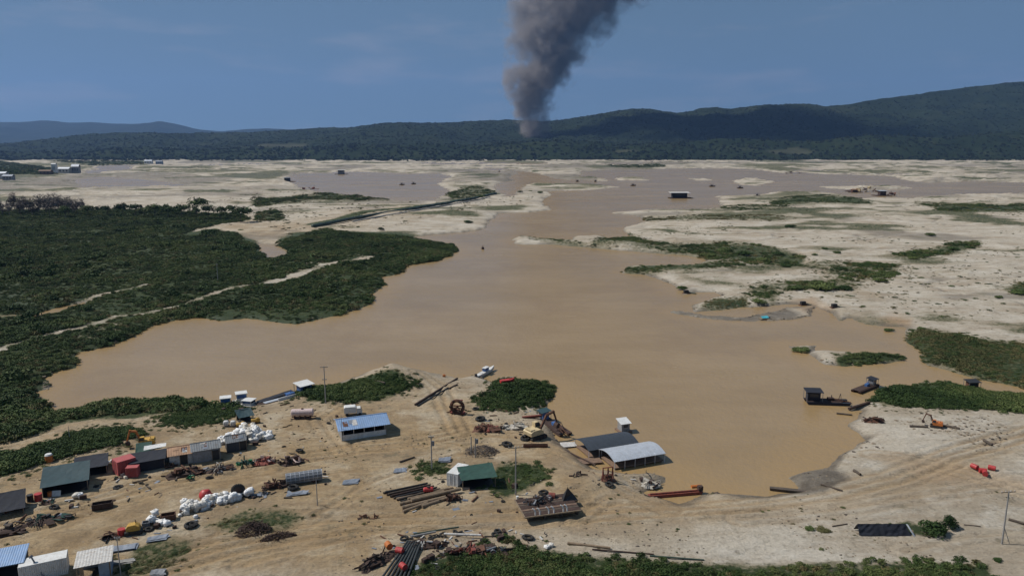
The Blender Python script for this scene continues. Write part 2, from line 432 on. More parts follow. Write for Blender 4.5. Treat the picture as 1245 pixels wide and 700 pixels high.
def build_ground():
    vs_ = np.concatenate([np.arange(900, 720, -4.0), np.arange(720, 240, -1.05), np.arange(240, 190.0, -.45), np.array([189, 187.5, 186, 184.5, 184.0])])
    us = np.concatenate([np.arange(-420, -60, 9.0), np.arange(-60, 1306, 2.0), np.arange(1306, 1680, 9.0)])
    # rows of constant depth
    ys = np.array([at(622.5, v).y for v in vs_])
    dep = ys * CP + CAM_H * SP
    X = (us[None, :] - 622.5) / FPX * dep[:, None]
    Y = np.repeat(ys[:, None], len(us), 1)
    Z, S = height(X, Y, True)
    Z = np.where(Y > 4300, -2.0, Z)
    LOOK.update(ys=ys, us=us, Z=Z, S=S)
    me = grid_mesh("ground", X, Y, Z)
    U, V = to_px(X, Y)
    veg = veg_amount(U, V, X, Y)
    p = line_d(PATH_W, X, Y, 20); p2 = line_d(PATH2_W, X, Y, 20)
    wob = 2.0 * fbm(X, Y, 8, 2, 91)
    dirt_path = np.maximum(sstep(2.3, .9, p + wob), .8 * sstep(2.4, 1.0, p2 + wob))
    dirt_path = np.maximum(dirt_path, sstep(4.2, 1.4, line_d(W([(325,349),(361,338),(395,326),(449,315)]), X, Y, 20) + 3 * wob))
    patchy = sstep(.12, .3, fbm(X, Y, 14, 3, 95)) * sstep(26, 6, p)
    veg = veg * (1 - np.maximum(dirt_path * (.62 + .38 * sstep(-.15, .2, fbm(X, Y, 12, 3, 96))), .55 * patchy * (V > 300)))
    sparse = sstep(.02, .40, fbm(X * .55, Y, 34, 5, 51)) * .62 * sstep(4, 14, S) * ((U > 600) | (V < 285)) * (V < 420)
    veg = np.maximum(veg, sparse)
    dd = np.hypot(X, Y)
    veg = np.maximum(veg, .55 * sstep(.10, .26, fbm(X * .45, Y * .30, 110, 5, 53)) * sstep(700, 1000, dd) * sstep(3, 25, S) * (Y < 4300))
    veg = np.maximum(veg, .75 * sstep(.05, .0, np.abs(fbm(X * .35, Y, 60, 4, 57))) * sstep(0, .25, fbm(X, Y, 90, 2, 58)) * sstep(230, 330, dd) * (dd < 1000) * (U > 620) * sstep(3, 12, S))
    och = np.zeros(U.shape); org = och.copy(); wet = och.copy(); trk = och.copy()
    for P, s_, a_ in OCHRE: och = np.maximum(och, a_ * sstep(-s_, s_, sdf(P, U + 20 * fbm(X, Y, 18, 3, 13), V + 12 * fbm(X, Y, 18, 3, 14), 60)))
    for P, s_, a_ in ORANGE: org = np.maximum(org, a_ * sstep(-s_, s_, sdf(P, U + 6 * fbm(X, Y, 9, 3, 15), V, 20)))
    for P, s_, a_ in WET: wet = np.maximum(wet, a_ * sstep(-s_, s_, sdf(P, U + 5 * fbm(X, Y, 5, 3, 16), V + 4 * fbm(X, Y, 5, 3, 17), 20)))
    wet = np.maximum(wet, sstep(2.6, 0.1, S + 2.2 * fbm(X, Y, 7, 3, 97)) * .85)
    D_ = np.hypot(X, Y); wet = np.maximum(wet, .55 * sstep(.028, .0, np.abs(fbm(X * .6, Y, 70, 4, 88))) * sstep(230, 330, D_) * sstep(2, 12, S))
    wet = np.maximum(wet, .6 * sstep(.22, .4, fbm(X * .7, Y, 45, 4, 89)) * sstep(230, 330, D_))
    wet = np.maximum(wet, .75 * sstep(.08, .30, fbm(X * .4, Y * .25, 120, 5, 93)) * sstep(800, 1300, D_))
    for P, w, st in TRACKS_W:
        t = line_d(P, X, Y, 12.0) + .6 * fbm(X, Y, 9, 2, 18)
        trk = np.maximum(trk, st * sstep(w + 1.0, w - 1.2, t) * (.5 + .5 * np.cos(t * 2.9)))
    pl = line_d(W([(380,276),(440,265),(500,255),(550,246.5),(580,241),(603,236)]), X, Y, 30)
    veg = np.maximum(veg, .8 * sstep(9, 3, pl + 3 * fbm(X, Y, 15, 2, 66)))
    for nm, a_ in (("veg", veg), ("ochre", och), ("orange", org), ("wet", wet), ("track", trk)): set_attr(me, nm, a_)
    o = add_obj("ground", me, ground_material())
    tag(o, kind="structure")
    return o

def ground_material():
    m, nt, b = nodes_of("sandy_ground")
    big = noise_node(nt, .035, 7, .62); mid = noise_node(nt, .16, 8, .64); fine = noise_node(nt, 1.6, 8, .7)
    streak = noise_node(nt, .10, 7, .66, vscale=(.35, 1.3, 1)); streak2 = noise_node(nt, .45, 7, .68, vscale=(.30, 1.2, 1))
    grey = lambda lo, hi, v, src: ramp(nt, src.outputs["Fac"], [(lo, (0,) * 3), (hi, (v,) * 3)]).outputs[0]
    white = ramp(nt, big.outputs["Fac"], [(.28, (.36, .305, .232)), (.47, (.48, .424, .342)), (.70, (.60, .55, .47))]).outputs[0]
    white = mixc(nt, grey(.44, .66, .8, streak), white, (.32, .25, .172))
    white = mixc(nt, grey(.52, .68, .7, mid), white, (.60, .555, .48))
    ochre = ramp(nt, mid.outputs["Fac"], [(.25, (.225, .148, .074)), (.45, (.355, .248, .134)), (.72, (.49, .375, .232))]).outputs[0]
    ochre = mixc(nt, grey(.44, .60, .75, streak), ochre, (.275, .20, .122))
    ochre = mixc(nt, grey(.50, .66, .6, streak2), ochre, (.46, .36, .235))
    patch = noise_node(nt, .085, 8, .68); churn = noise_node(nt, .55, 8, .72, vscale=(.6, 1, 1))
    ochre = mixc(nt, grey(.50, .62, .8, patch), ochre, (.53, .445, .325))
    ochre = mixc(nt, ramp(nt, patch.outputs["Fac"], [(.33, (.7,) * 3), (.46, (0,) * 3)]).outputs[0], ochre, (.225, .158, .09))
    ochre = mixc(nt, grey(.54, .64, .6, churn), ochre, (.20, .145, .09))
    c = mixc(nt, attr(nt, "ochre").outputs["Fac"], white, ochre)
    c = mixc(nt, attr(nt, "orange").outputs["Fac"], c, (.36, .20, .085))
    c = mixc(nt, math_(nt, 'MULTIPLY', attr(nt, "track").outputs["Fac"], .85), c, mixc(nt, attr(nt, "ochre").outputs["Fac"], (.42, .33, .225), (.40, .275, .148)))
    c = mixc(nt, math_(nt, 'MULTIPLY', grey(.47, .62, .6, streak2), attr(nt, "track").outputs["Fac"]), c, (.20, .135, .075))
    # stains, scattered litter and churned soil
    sp = noise_node(nt, .75, 9, .76); sp2 = noise_node(nt, .27, 9, .72)
    c = mixc(nt, grey(.56, .70, .62, sp), c, (.135, .105, .075))
    c = mixc(nt, grey(.57, .66, .55, sp2), c, (.15, .135, .095))
    c = mixc(nt, ramp(nt, fine.outputs["Fac"], [(.3, (.42,) * 3), (.62, (0,) * 3)]).outputs[0], c, (.17, .132, .09))
    c = mixc(nt, math_(nt, 'MULTIPLY', attr(nt, "wet").outputs["Fac"], ramp(nt, sp2.outputs["Fac"], [(.38, (1,) * 3), (.62, (.68,) * 3)]).outputs[0]), c, (.105, .085, .062))
    green = ramp(nt, mid.outputs["Fac"], [(.25, (.020, .032, .011)), (.5, (.034, .050, .017)), (.78, (.070, .078, .030))]).outputs[0]
    vf = attr(nt, "veg").outputs["Fac"]
    edge = math_(nt, 'ADD', vf, math_(nt, 'MULTIPLY', math_(nt, 'SUBTRACT', sp.outputs["Fac"], .5), 2.2))
    vfac = ramp(nt, edge, [(.36, (0, 0, 0)), (.70, (1, 1, 1))]).outputs[0]
    c = mixc(nt, math_(nt, 'MULTIPLY', ramp(nt, math_(nt, 'ADD', vf, math_(nt, 'MULTIPLY', math_(nt, 'SUBTRACT', sp2.outputs["Fac"], .5), 1.2)), [(.12, (0,) * 3), (.5, (1,) * 3)]).outputs[0], .75), c, (.165, .142, .078))
    c = mixc(nt, vfac, c, green)
    nt.links.new(c, b.inputs["Base Color"])
    rough = math_(nt, 'SUBTRACT', .92, math_(nt, 'MULTIPLY', attr(nt, "wet").outputs["Fac"], .45))
    nt.links.new(rough, b.inputs["Roughness"])
    b.inputs["Specular IOR Level"].default_value = .25
    bp = N(nt, "ShaderNodeBump"); bp.inputs["Strength"].default_value = .8; bp.inputs["Distance"].default_value = .4
    nt.links.new(fine.outputs["Fac"], bp.inputs["Height"])
    bp2 = N(nt, "ShaderNodeBump"); bp2.inputs["Strength"].default_value = .7; bp2.inputs["Distance"].default_value = 1.6
    nt.links.new(streak2.outputs["Fac"], bp2.inputs["Height"]); nt.links.new(bp.outputs[0], bp2.inputs["Normal"]); nt.links.new(bp2.outputs[0], b.inputs["Normal"])
    return m

def water_material():
    m, nt, b = nodes_of("muddy_water")
    n = noise_node(nt, .012, 5, .55)
    c = ramp(nt, n.outputs["Fac"], [(.3, (.238, .164, .083)), (.7, (.276, .193, .102))]).outputs[0]
    n2 = noise_node(nt, .03, 8, .66, vscale=(.45, 1, 1))
    c = mixc(nt, ramp(nt, n2.outputs["Fac"], [(.40, (0,) * 3), (.68, (.8,) * 3)]).outputs[0], c, (.315, .225, .125))
    n3 = noise_node(nt, .022, 8, .7, vscale=(1, .5, 1))
    c = mixc(nt, ramp(nt, n3.outputs["Fac"], [(.50, (0,) * 3), (.66, (.6,) * 3)]).outputs[0], c, (.225, .15, .078))
    c = mixc(nt, math_(nt, 'MULTIPLY', attr(nt, "shallow").outputs["Fac"], .75), c, (.30, .20, .092))
    nt.links.new(c, b.inputs["Base Color"])
    wind = noise_node(nt, .016, 6, .6, vscale=(.35, 1, 1))
    nt.links.new(math_(nt, 'ADD', .12, math_(nt, 'MULTIPLY', wind.outputs["Fac"], .25)), b.inputs["Roughness"])
    b.inputs["IOR"].default_value = 1.333; b.inputs["Specular IOR Level"].default_value = .5
    w = noise_node(nt, .8, 6, .65, vscale=(1, .7, 1)); w2 = noise_node(nt, .12, 4, .6)
    h = math_(nt, 'ADD', w.outputs["Fac"], math_(nt, 'MULTIPLY', w2.outputs["Fac"], 1.2))
    bp = N(nt, "ShaderNodeBump"); bp.inputs["Strength"].default_value = .6; bp.inputs["Distance"].default_value = .25
    nt.links.new(h, bp.inputs["Height"]); nt.links.new(bp.outputs[0], b.inputs["Normal"])
    return m

def build_water():
    vv = np.concatenate([np.arange(860, 640, -12.0), np.arange(640, 240, -3.0), np.arange(240, 194.5, -1.0)])
    us = np.concatenate([np.arange(-420, -20, 20.0), np.arange(-20, 1290, 5.0), np.arange(1290, 1680, 20.0)])
    ys = np.array([at(622.5, v).y for v in vv]); dep = ys * CP + CAM_H * SP
    X = (us[None, :] - 622.5) / FPX * dep[:, None]; Y = np.repeat(ys[:, None], len(us), 1)
    me = grid_mesh("lake_water", X, Y, np.zeros_like(X))
    s_, _ = shore(X, Y)
    set_attr(me, "shallow", sstep(-13, -.3, s_ + 8 * fbm(X, Y, 22, 4, 98)) * (s_ < 3))
    o = add_obj("lake_water", me, water_material())
    tag(o, kind="structure")

# ------------------------------------------------------------------ hills
SKY1 = [(-900,165),(-400,172),(0,175),(60,172),(100,166),(130,163),(180,163),(240,162),(300,161),(350,158),(380,156),(420,155),(455,152),(475,149),(510,150),(550,149),(580,147),(620,146),(660,148),(690,146),(710,143),(740,137),(765,133),(790,133),(820,138),(835,136),(850,132),(870,131),(885,133),(910,130),(930,129),(960,128),(980,127),(1000,130),(1020,129),(1050,123),(1090,118),(1130,112),(1180,106),(1220,102),(1245,100),(1320,97),(1500,110),(2100,140)]
SKY2 = [(-900,158),(-300,155),(0,149),(30,149),(60,147),(90,150),(115,149),(145,151),(180,151),(200,148),(215,151),(240,157),(270,160),(300,157),(330,156),(370,158),(420,160),(480,162),(620,164),(900,162),(1300,160),(2100,165)]

CLEARINGS = [(960,184,24,3.2),(340,177,38,2.6),(760,184,12,1.4)]
def clearing(X, Y, Z):
    U, V = to_px(X, Y, Z); g = np.zeros(U.shape)
    for u, v, a, b in CLEARINGS: g = np.maximum(g, sstep(1.25, .75, np.hypot((U - u) / a, (V - v) / b) + .8 * fbm(X, Y, 90, 3, 5)))
    return g

def hill_material(name, c0, c1, c2):
    m, nt, b = nodes_of(name)
    n = noise_node(nt, .004, 8, .65); n2 = noise_node(nt, .05, 6, .7)
    c = ramp(nt, n.outputs["Fac"], [(.3, c0), (.55, c1), (.78, c2)]).outputs[0]
    c = mixc(nt, ramp(nt, n2.outputs["Fac"], [(.35, (.6,) * 3), (.6, (0,) * 3)]).outputs[0], c, tuple(v * .5 for v in c0))
    c = mixc(nt, math_(nt, 'MULTIPLY', attr(nt, "clearing").outputs["Fac"], .6), c, (.085, .085, .055))
    nt.links.new(c, b.inputs["Base Color"]); b.inputs["Roughness"].default_value = 1.0
    b.inputs["Specular IOR Level"].default_value = .05
    return m

def build_hill(name, skyline, y0, yr, y1, mat, nrow, ncol, nz, kind="structure", u0=-500, u1=1750):
    us = np.linspace(u0, u1, ncol)
    sv = np.interp(us, [p[0] for p in skyline], [p[1] for p in skyline])
    ys = y0 + (y1 - y0) * np.linspace(0, 1, nrow) ** 1.15
    X = (us[None, :] - 622.5) / FPX * (yr * CP)            # parallel columns: the range lies across the view
    X = np.repeat(X, nrow, 0) * (0.72 + .28 * (ys[:, None] / yr))
    Y = np.repeat(ys[:, None], ncol, 1)
    crest = CAM_H + (HORIZON - sv) * yr * CP / FPX
    t = (Y - y0) / (yr - y0)
    prof = np.where(t < 1, sstep(0, 1, t) * .62 + .38 * t ** 1.5, np.maximum(0, 1 - (t - 1) * 1.1) ** 1.2)
    prof = np.clip(prof, 0, 1)
    rid = 1 - np.abs(2 * fbm(X, Y, 1500, 5, nz)) * 1.1
    z = crest[None, :] * prof * (1 + .62 * (rid - .80) * (1 - prof ** 3) )
    z = z + prof * (1 - prof ** 4) * fbm(X, Y, 420, 4, nz + 5) * 105 + fbm(X, Y, 60, 3, nz + 9) * 9 * sstep(0, .1, t)
    z = np.where(t <= 0.001, -4, z - 3)
    me = grid_mesh(name, X, Y, z)
    set_attr(me, "clearing", clearing(X, Y, z))
    o = add_obj(name, me, mat)
    tag(o, kind=kind)
    return X, Y, z

# ------------------------------------------------------------------ foliage
def leaf_mat(name, c0, c1, c2):
    m, nt, b = nodes_of(name)
    oi = N(nt, "ShaderNodeObjectInfo")
    n = noise_node(nt, 2.3, 3, .6)
    pos = N(nt, "ShaderNodeNewGeometry")
    wn_ = N(nt, "ShaderNodeTexNoise"); wn_.inputs["Scale"].default_value = .035; wn_.inputs["Detail"].default_value = 5
    nt.links.new(pos.outputs["Position"], wn_.inputs["Vector"])
    f = math_(nt, 'ADD', math_(nt, 'MULTIPLY', oi.outputs["Random"], .35), math_(nt, 'ADD', math_(nt, 'MULTIPLY', n.outputs["Fac"], .3), math_(nt, 'SUBTRACT', math_(nt, 'MULTIPLY', wn_.outputs["Fac"], 1.5), .48)))
    c = ramp(nt, f, [(.28, c0), (.55, c1), (.85, c2)]).outputs[0]
    nt.links.new(c, b.inputs["Base Color"])
    b.inputs["Roughness"].default_value = .75; b.inputs["Specular IOR Level"].default_value = .2
    return m

def clump_mesh(name, n, leaf, seed, flat=.75, hollow=.35, spiky=0.0):
    """A rounded mass of small leaf faces, unit radius, sitting on z = 0."""
    r_ = np.random.default_rng(seed)
    vv = []; ff = []
    lobes = [(r_.uniform(-.55, .55), r_.uniform(-.55, .55), r_.uniform(.25, .6), r_.uniform(.35, .6)) for _ in range(6)] + [(0, 0, .45, .7)]
    for i in range(n):
        lx, ly, lz, lr = lobes[r_.integers(len(lobes))]
        d = r_.normal(size=3); d /= np.linalg.norm(d)
        if d[2] < -.3: d[2] *= -1
        rad = lr * (hollow + (1 - hollow) * r_.random() ** .4)
        p = np.array([lx, ly, lz * flat]) + d * rad * np.array([1, 1, flat])
        p[2] = max(p[2], .03)
        nrm = d + r_.normal(size=3) * .55; nrm /= np.linalg.norm(nrm)
        a = np.cross(nrm, r_.normal(size=3)); a /= np.linalg.norm(a); b_ = np.cross(nrm, a)
        s = leaf * r_.uniform(.6, 1.4)
        k = len(vv)
        bend = nrm * s * .25
        vv += [tuple(p - a * s), tuple(p + b_ * s * .55 + bend), tuple(p + a * s * 1.1), tuple(p - b_ * s * .55 + bend)]
        ff.append((k, k + 1, k + 2, k + 3))
    me = bpy.data.meshes.new(name); me.from_pydata(vv, [], ff)
    return me

def instancer(name, pts, scales, sources, kind="stuff"):
    """One object of foliage: copies of the source clumps on its points (geometry nodes)."""
    me = bpy.data.meshes.new(name)
    me.from_pydata([tuple(p) for p in pts], [], [])
    sc = me.attributes.new("size", 'FLOAT_VECTOR', 'POINT'); sc.data.foreach_set("vector", np.asarray(scales, np.float32).ravel())
    me.attributes.new("turn", 'FLOAT', 'POINT').data.foreach_set("value", rng.uniform(0, 6.28, len(pts)).astype(np.float32))
    me.attributes.new("pick", 'INT', 'POINT').data.foreach_set("value", rng.integers(0, len(sources), len(pts)).astype(np.int32))
    o = add_obj(name, me)
    ng = bpy.data.node_groups.new(name + "_scatter", 'GeometryNodeTree')
    ng.interface.new_socket("Geometry", in_out='INPUT', socket_type='NodeSocketGeometry')
    ng.interface.new_socket("Geometry", in_out='OUTPUT', socket_type='NodeSocketGeometry')
    gi = ng.nodes.new("NodeGroupInput"); go = ng.nodes.new("NodeGroupOutput")
    join = ng.nodes.new("GeometryNodeJoinGeometry")
    def named(t, nm):
        a = ng.nodes.new("GeometryNodeInputNamedAttribute"); a.data_type = t; a.inputs[0].default_value = nm
        return a.outputs[0]
    size, turn, pick = named('FLOAT_VECTOR', "size"), named('FLOAT', "turn"), named('INT', "pick")
    comb = ng.nodes.new("ShaderNodeCombineXYZ"); ng.links.new(turn, comb.inputs[2])
    for k, src in enumerate(sources):
        oi = ng.nodes.new("GeometryNodeObjectInfo"); oi.inputs[0].default_value = src
        oi.inputs["As Instance"].default_value = True
        cmp_ = ng.nodes.new("FunctionNodeCompare"); cmp_.data_type = 'INT'; cmp_.operation = 'EQUAL'
        ng.links.new(pick, cmp_.inputs[2]); cmp_.inputs[3].default_value = k
        ip = ng.nodes.new("GeometryNodeInstanceOnPoints")
        ng.links.new(gi.outputs[0], ip.inputs["Points"]); ng.links.new(cmp_.outputs[0], ip.inputs["Selection"])
        ng.links.new(oi.outputs["Geometry"], ip.inputs["Instance"])
        ng.links.new(comb.outputs[0], ip.inputs["Rotation"]); ng.links.new(size, ip.inputs["Scale"])
        ng.links.new(ip.outputs[0], join.inputs[0])
    ng.links.new(join.outputs[0], go.inputs[0])
    md = o.modifiers.new("scatter", 'NODES'); md.node_group = ng
    tag(o, kind=kind)
    return o

def source(name, me, mat):
    o = bpy.data.objects.new(name, me); me.materials.append(mat)
    return o           # never linked: only its shape is copied

M = {}
def leaf_sets():
    M['leaf_dark'] = leaf_mat("dark_leaves", (.021, .041, .012), (.045, .078, .021), (.105, .132, .042))
    M['leaf_mid'] = leaf_mat("green_leaves", (.030, .050, .015), (.055, .082, .026), (.11, .125, .045))
    M['leaf_olive'] = leaf_mat("olive_grass", (.055, .060, .022), (.095, .090, .036), (.15, .125, .055))
    M['leaf_far'] = leaf_mat("forest_leaves", (.012, .021, .011), (.023, .035, .016), (.046, .058, .026))
    M['twig_grey'] = leaf_mat("dry_twigs", (.075, .062, .055), (.12, .10, .09), (.17, .145, .13))
    S_ = {}
    S_['dark'] = [source("bush_shape", clump_mesh("bush_shape", 190, .13, 10 + k), M['leaf_dark']) for k in range(3)]
    S_['mid'] = [source("bush_shape", clump_mesh("bush_shape", 190, .13, 20 + k), M['leaf_mid']) for k in range(2)]
    S_['olive'] = [source("tuft_shape", clump_mesh("tuft_shape", 120, .16, 30 + k, .6), M['leaf_olive']) for k in range(2)]
    S_['far'] = [source("crown_shape", clump_mesh("crown_shape", 90, .24, 40 + k, 1.0), M['leaf_far']) for k in range(3)]
    return S_

def scatter_poly(poly, n, pad=0.0, keep=None, seed=0, gap=None):
    """Random ground points inside a pixel outline, dense by ground area."""
    r_ = np.random.default_rng(seed)
    P = np.array(W(poly)); lo, hi = P.min(0) - 3, P.max(0) + 3
    out = np.zeros((0, 2)); tries = 0
    while len(out) < n and tries < 40:
        q = r_.uniform(lo, hi, (n * 3, 2))
        qx = q[:, 0] + 4 * fbm(q[:, 0], q[:, 1], 9, 3, 3); qy = q[:, 1] + 4 * fbm(q[:, 0], q[:, 1], 9, 3, 9)
        ok = sdf(P, qx, qy, 9) > pad + 1.0 - 2.2 * r_.random(len(q)) ** 2.5
        if keep is not None: ok &= keep(q[:, 0], q[:, 1]) > r_.random(len(q))
        if gap: ok &= (line_d(PATH_W, q[:, 0], q[:, 1], 20) > gap) & (line_d(PATH2_W, q[:, 0], q[:, 1], 20) > gap) & (line_d(W([(325,349),(361,338),(395,326),(449,315)]), q[:, 0], q[:, 1], 20) + 5 * fbm(q[:, 0], q[:, 1], 10, 3, 64) > gap + 1.4)
        out = np.vstack([out, q[ok]]); tries += 1
    return out[:n]

def shrubs(name, poly, n, rad, S_, seed, hgt=.9, keep=None, pad=0.0, gap=None, label=None):
    pts = scatter_poly(poly, n, pad, keep, seed, gap)
    z, s = look(pts[:, 0], pts[:, 1], True)
    ok = s > -.2; pts = pts[ok]; z = np.maximum(z[ok], 0) - .12
    r_ = np.random.default_rng(seed + 1)
    nz = 1 + .9 * fbm(pts[:, 0], pts[:, 1], 16, 3, seed)
    r = r_.uniform(rad[0], rad[1], len(pts)) * np.clip(nz, .5, 1.6)
    sc = np.stack([r, r, r * hgt * r_.uniform(.75, 1.3, len(pts))], -1)
    o = instancer(name, np.column_stack([pts, z]), sc, S_)
    if label: o["label"] = label
    return o

SETS = leaf_sets()
build_ground()
build_water()
SKY0 = [(-900,188),(-100,186),(60,184),(150,181),(260,183),(330,178),(420,180),(520,174),(600,177),(690,170),(760,176),(830,172),(900,166),(980,173),(1060,163),(1150,168),(1245,158),(1400,160),(2100,175)]
FX, FY, FZ = build_hill("foothills", SKY0, 3650, 4150, 5000, hill_material("foothill_floor", (.012, .020, .010), (.022, .033, .014), (.052, .056, .026)), 60, 420, 15)
HX, HY, HZ = build_hill("hills", SKY1, 3700, 6000, 8600, hill_material("forest_floor", (.012, .020, .012), (.022, .033, .016), (.050, .057, .030)), 170, 560, 5)
build_hill("distant_mountains", SKY2, 9500, 14000, 19000, hill_material("far_forest", (.012, .022, .014), (.020, .030, .018), (.034, .042, .024)), 60, 300, 55, u0=-500, u1=1750)

def hill_forest():
    r_ = np.random.default_rng(3)
    n = 42000
    nr, nc = HX.shape
    i = (r_.random(n) ** 1.5 * (nr * .62)).astype(int); j = r_.integers(90, nc - 90, n)
    fx = r_.random(n); fy = r_.random(n)
    i = np.clip(i, 0, nr - 2); j = np.clip(j, 0, nc - 2)
    lerp = lambda A: (A[i, j] * (1 - fx) + A[i, j + 1] * fx) * (1 - fy) + (A[i + 1, j] * (1 - fx) + A[i + 1, j + 1] * fx) * fy
    x, y, z = lerp(HX), lerp(HY), lerp(HZ)
    k = clearing(x, y, z) < .4; x, y, z = x[k], y[k], z[k]; n = len(x)
    s = r_.uniform(4, 11, n)
    o = instancer("hill_forest", np.column_stack([x, y, z - 2]), np.stack([s, s, s * r_.uniform(.4, .8, n)], -1), SETS['far'])
    o["label"] = "dark green forest covering the hills"
hill_forest()
dens = lambda x, y: .78 + .9 * fbm(x, y, 35, 3, 77)
shrubs("scrub", VEG['field'][0], 52000, (.8, 1.75), SETS['dark'] + SETS['mid'] + SETS['olive'][:1], 5, .7, dens, gap=1.7, pad=-1.6, label="dense low green scrub covering the flat left of the lake")
shrubs("scrub", VEG['field'][0], 420, (2.0, 3.6), SETS['dark'] + SETS['mid'], 6, .8, dens, gap=5, pad=1.5, label="taller bushes rising out of the scrub left of the lake")
def foot_forest():
    r_ = np.random.default_rng(4); n = 9000; nr, nc = FX.shape
    i = r_.integers(0, int(nr * .75), n); j = r_.integers(60, nc - 60, n); f = r_.random(n)
    x = FX[i, j] * (1 - f) + FX[i, j + 1] * f; y = FY[i, j] + r_.uniform(0, 12, n); z = FZ[i, j] * (1 - f) + FZ[i, j + 1] * f
    k = clearing(x, y, z) < .4; x, y, z = x[k], y[k], z[k]
    m = 1500; xe = r_.uniform(-3600, 3600, m); ye = 3655 - 260 * r_.random(m) ** 2 * np.clip(.5 + 2 * fbm(xe, xe * 0, 300, 3, 8), 0, 1.4)
    x = np.concatenate([x, xe]); y = np.concatenate([y, ye]); z = np.concatenate([z, np.full(m, 1.0)]); n = len(x)
    s = r_.uniform(4, 11, n)
    o = instancer("foothill_forest", np.column_stack([x, y, z - 2]), np.stack([s, s, s * r_.uniform(.7, 1.4, n)], -1), SETS['far']); o["label"] = "dark trees on the low foothills beyond the mine"
foot_forest()
# ------------------------------------------------------------------ more vegetation masses
shrubs("shore_scrub", VEG['shore_bush'][0], 2600, (.55, 1.25), SETS['dark'], 101, .8, pad=.3, label="dark scrub strip between the sand track and the teal tent")
shrubs("bank_scrub", VEG['left_bush2'][0], 800, (.55, 1.1), SETS['dark'], 102, .8, label="dark scrub on the bank behind the tiled and grey sheds")
shrubs("pole_scrub", VEG['hedge'][0], 900, (.6, 1.4), SETS['dark'], 103, .9, label="long dark shrub mass behind the blue roofed house")
shrubs("point_scrub", VEG['mound'][0], 800, (.6, 1.35), SETS['dark'] + SETS['mid'], 104, .85, label="rounded shrub mass on the point beside the excavator")
shrubs("weeds", VEG['platform'][0], 260, (.4, 1.0), SETS['mid'] + SETS['dark'][:1], 105, .7, label="weeds round the utility pole behind the timber deck")
shrubs("weeds", VEG['tent_weeds'][0], 70, (.3, .8), SETS['mid'], 106, .7, label="weeds beside the white container with the green awning")
shrubs("weeds", VEG['weeds_left'][0], 300, (.2, .6), SETS['mid'][:1] + SETS['olive'], 107, .6, label="weeds on the slope right of the rusty roofed shed")
shrubs("weeds", VEG['weeds_mid'][0], 130, (.25, .7), SETS['olive'] + SETS['mid'], 108, .6, label="thin weeds between the two brown brush heaps")
shrubs("foreground_thicket", [(440,740),(490,697),(560,682),(640,678),(720,690),(860,698),(1000,696),(1120,694),(1198,700),(1206,800),(430,800)], 5200, (.3, .85), SETS['dark'] + SETS['mid'] + SETS['olive'][:1], 109, .95, pad=.2, label="leafy thicket along the bottom edge of the picture")
shrubs("shore_scrub", VEG['right_mass'][0], 2400, (.7, 1.5), SETS['dark'] + SETS['mid'][:1], 110, .9, lambda x, y: .12 + sstep(-.15, .2, fbm(x, y, 11, 3, 207)), label="dark shrub mass on the far right shore below the channel")
shrubs("reeds", VEG['olive'][0], 1500, (.5, 1.2), SETS['olive'] + SETS['mid'][:1], 111, .6, label="olive reeds on the bank above the narrow channel at right")
for i, (nm, n) in enumerate([('field', 2600), ('shore_bush', 420), ('left_bush2', 200), ('hedge', 240), ('mound', 240), ('right_mass', 420), ('olive', 420)]):
    shrubs("grass_fringe", VEG[nm][0], n * (4 if nm == 'field' else 2), (.2, .7), SETS['olive'] + SETS['mid'], 180 + i, .5, None, -4.5, label="grass and seedlings thinning out round the scrub")
shrubs("tree_line_scrub", [(60,259),(200,258),(300,264),(303,269),(200,263),(60,263)], 260, (1.6, 3.4), SETS['dark'] + SETS['mid'], 190, 1.1, lambda x, y: .2 + sstep(-.1, .2, fbm(x, y, 30, 2, 208)), label="tall scrub between the trees along the far edge of the field")
thin = lambda x, y: .06 + sstep(-.05, .3, fbm(x, y, 15, 4, 201))
for i, (nm, n, rr, st) in enumerate([('spit', 1500, (.8, 2.0), 'dark'), ('spit2', 330, (.7, 1.5), 'dark'), ('r6', 130, (.6, 1.2), 'olive'), ('r7', 480, (.7, 2.0), 'dark'), ('r9', 620, (.8, 2.0), 'dark'), ('r10', 300, (.8, 1.9), 'dark'), ('r11', 700, (1.2, 2.4), 'mid'), ('r12', 600, (1.2, 2.2), 'dark'), ('r13', 130, (.8, 1.8), 'dark'), ('r14', 500, (.8, 1.8), 'olive'), ('r15', 350, (.8, 1.8), 'mid'), ('isle', 90, (.5, 1.2), 'mid'), ('far_l', 900, (1.4, 3.4), 'dark'), ('far_l2', 220, (1.4, 3.0), 'dark'), ('far_edge_l', 2600, (4, 8), 'dark'), ('far_strip', 500, (4, 7), 'dark'), ('far_m', 500, (3, 5), 'mid'), ('cut_end', 420, (1.2, 2.8), 'dark')]):
    shrubs("scrub_patch", VEG[nm][0], n, rr, SETS[st] + (SETS['mid'][:1] + SETS['olive'] if st == 'dark' else []), 120 + i, .6, None if nm in ('isle', 'far_edge_l', 'r6') else thin, label="patch of low green scrub on the sand flats")
    if nm not in ('far_edge_l', 'far_strip', 'far_m'): shrubs("grass_fringe", VEG[nm][0], n, (rr[0] * .4, rr[1] * .45), SETS['olive'] + SETS['mid'][:1], 160 + i, .5, None, -6.0, label="thin grass fringing the scrub on the sand flats")

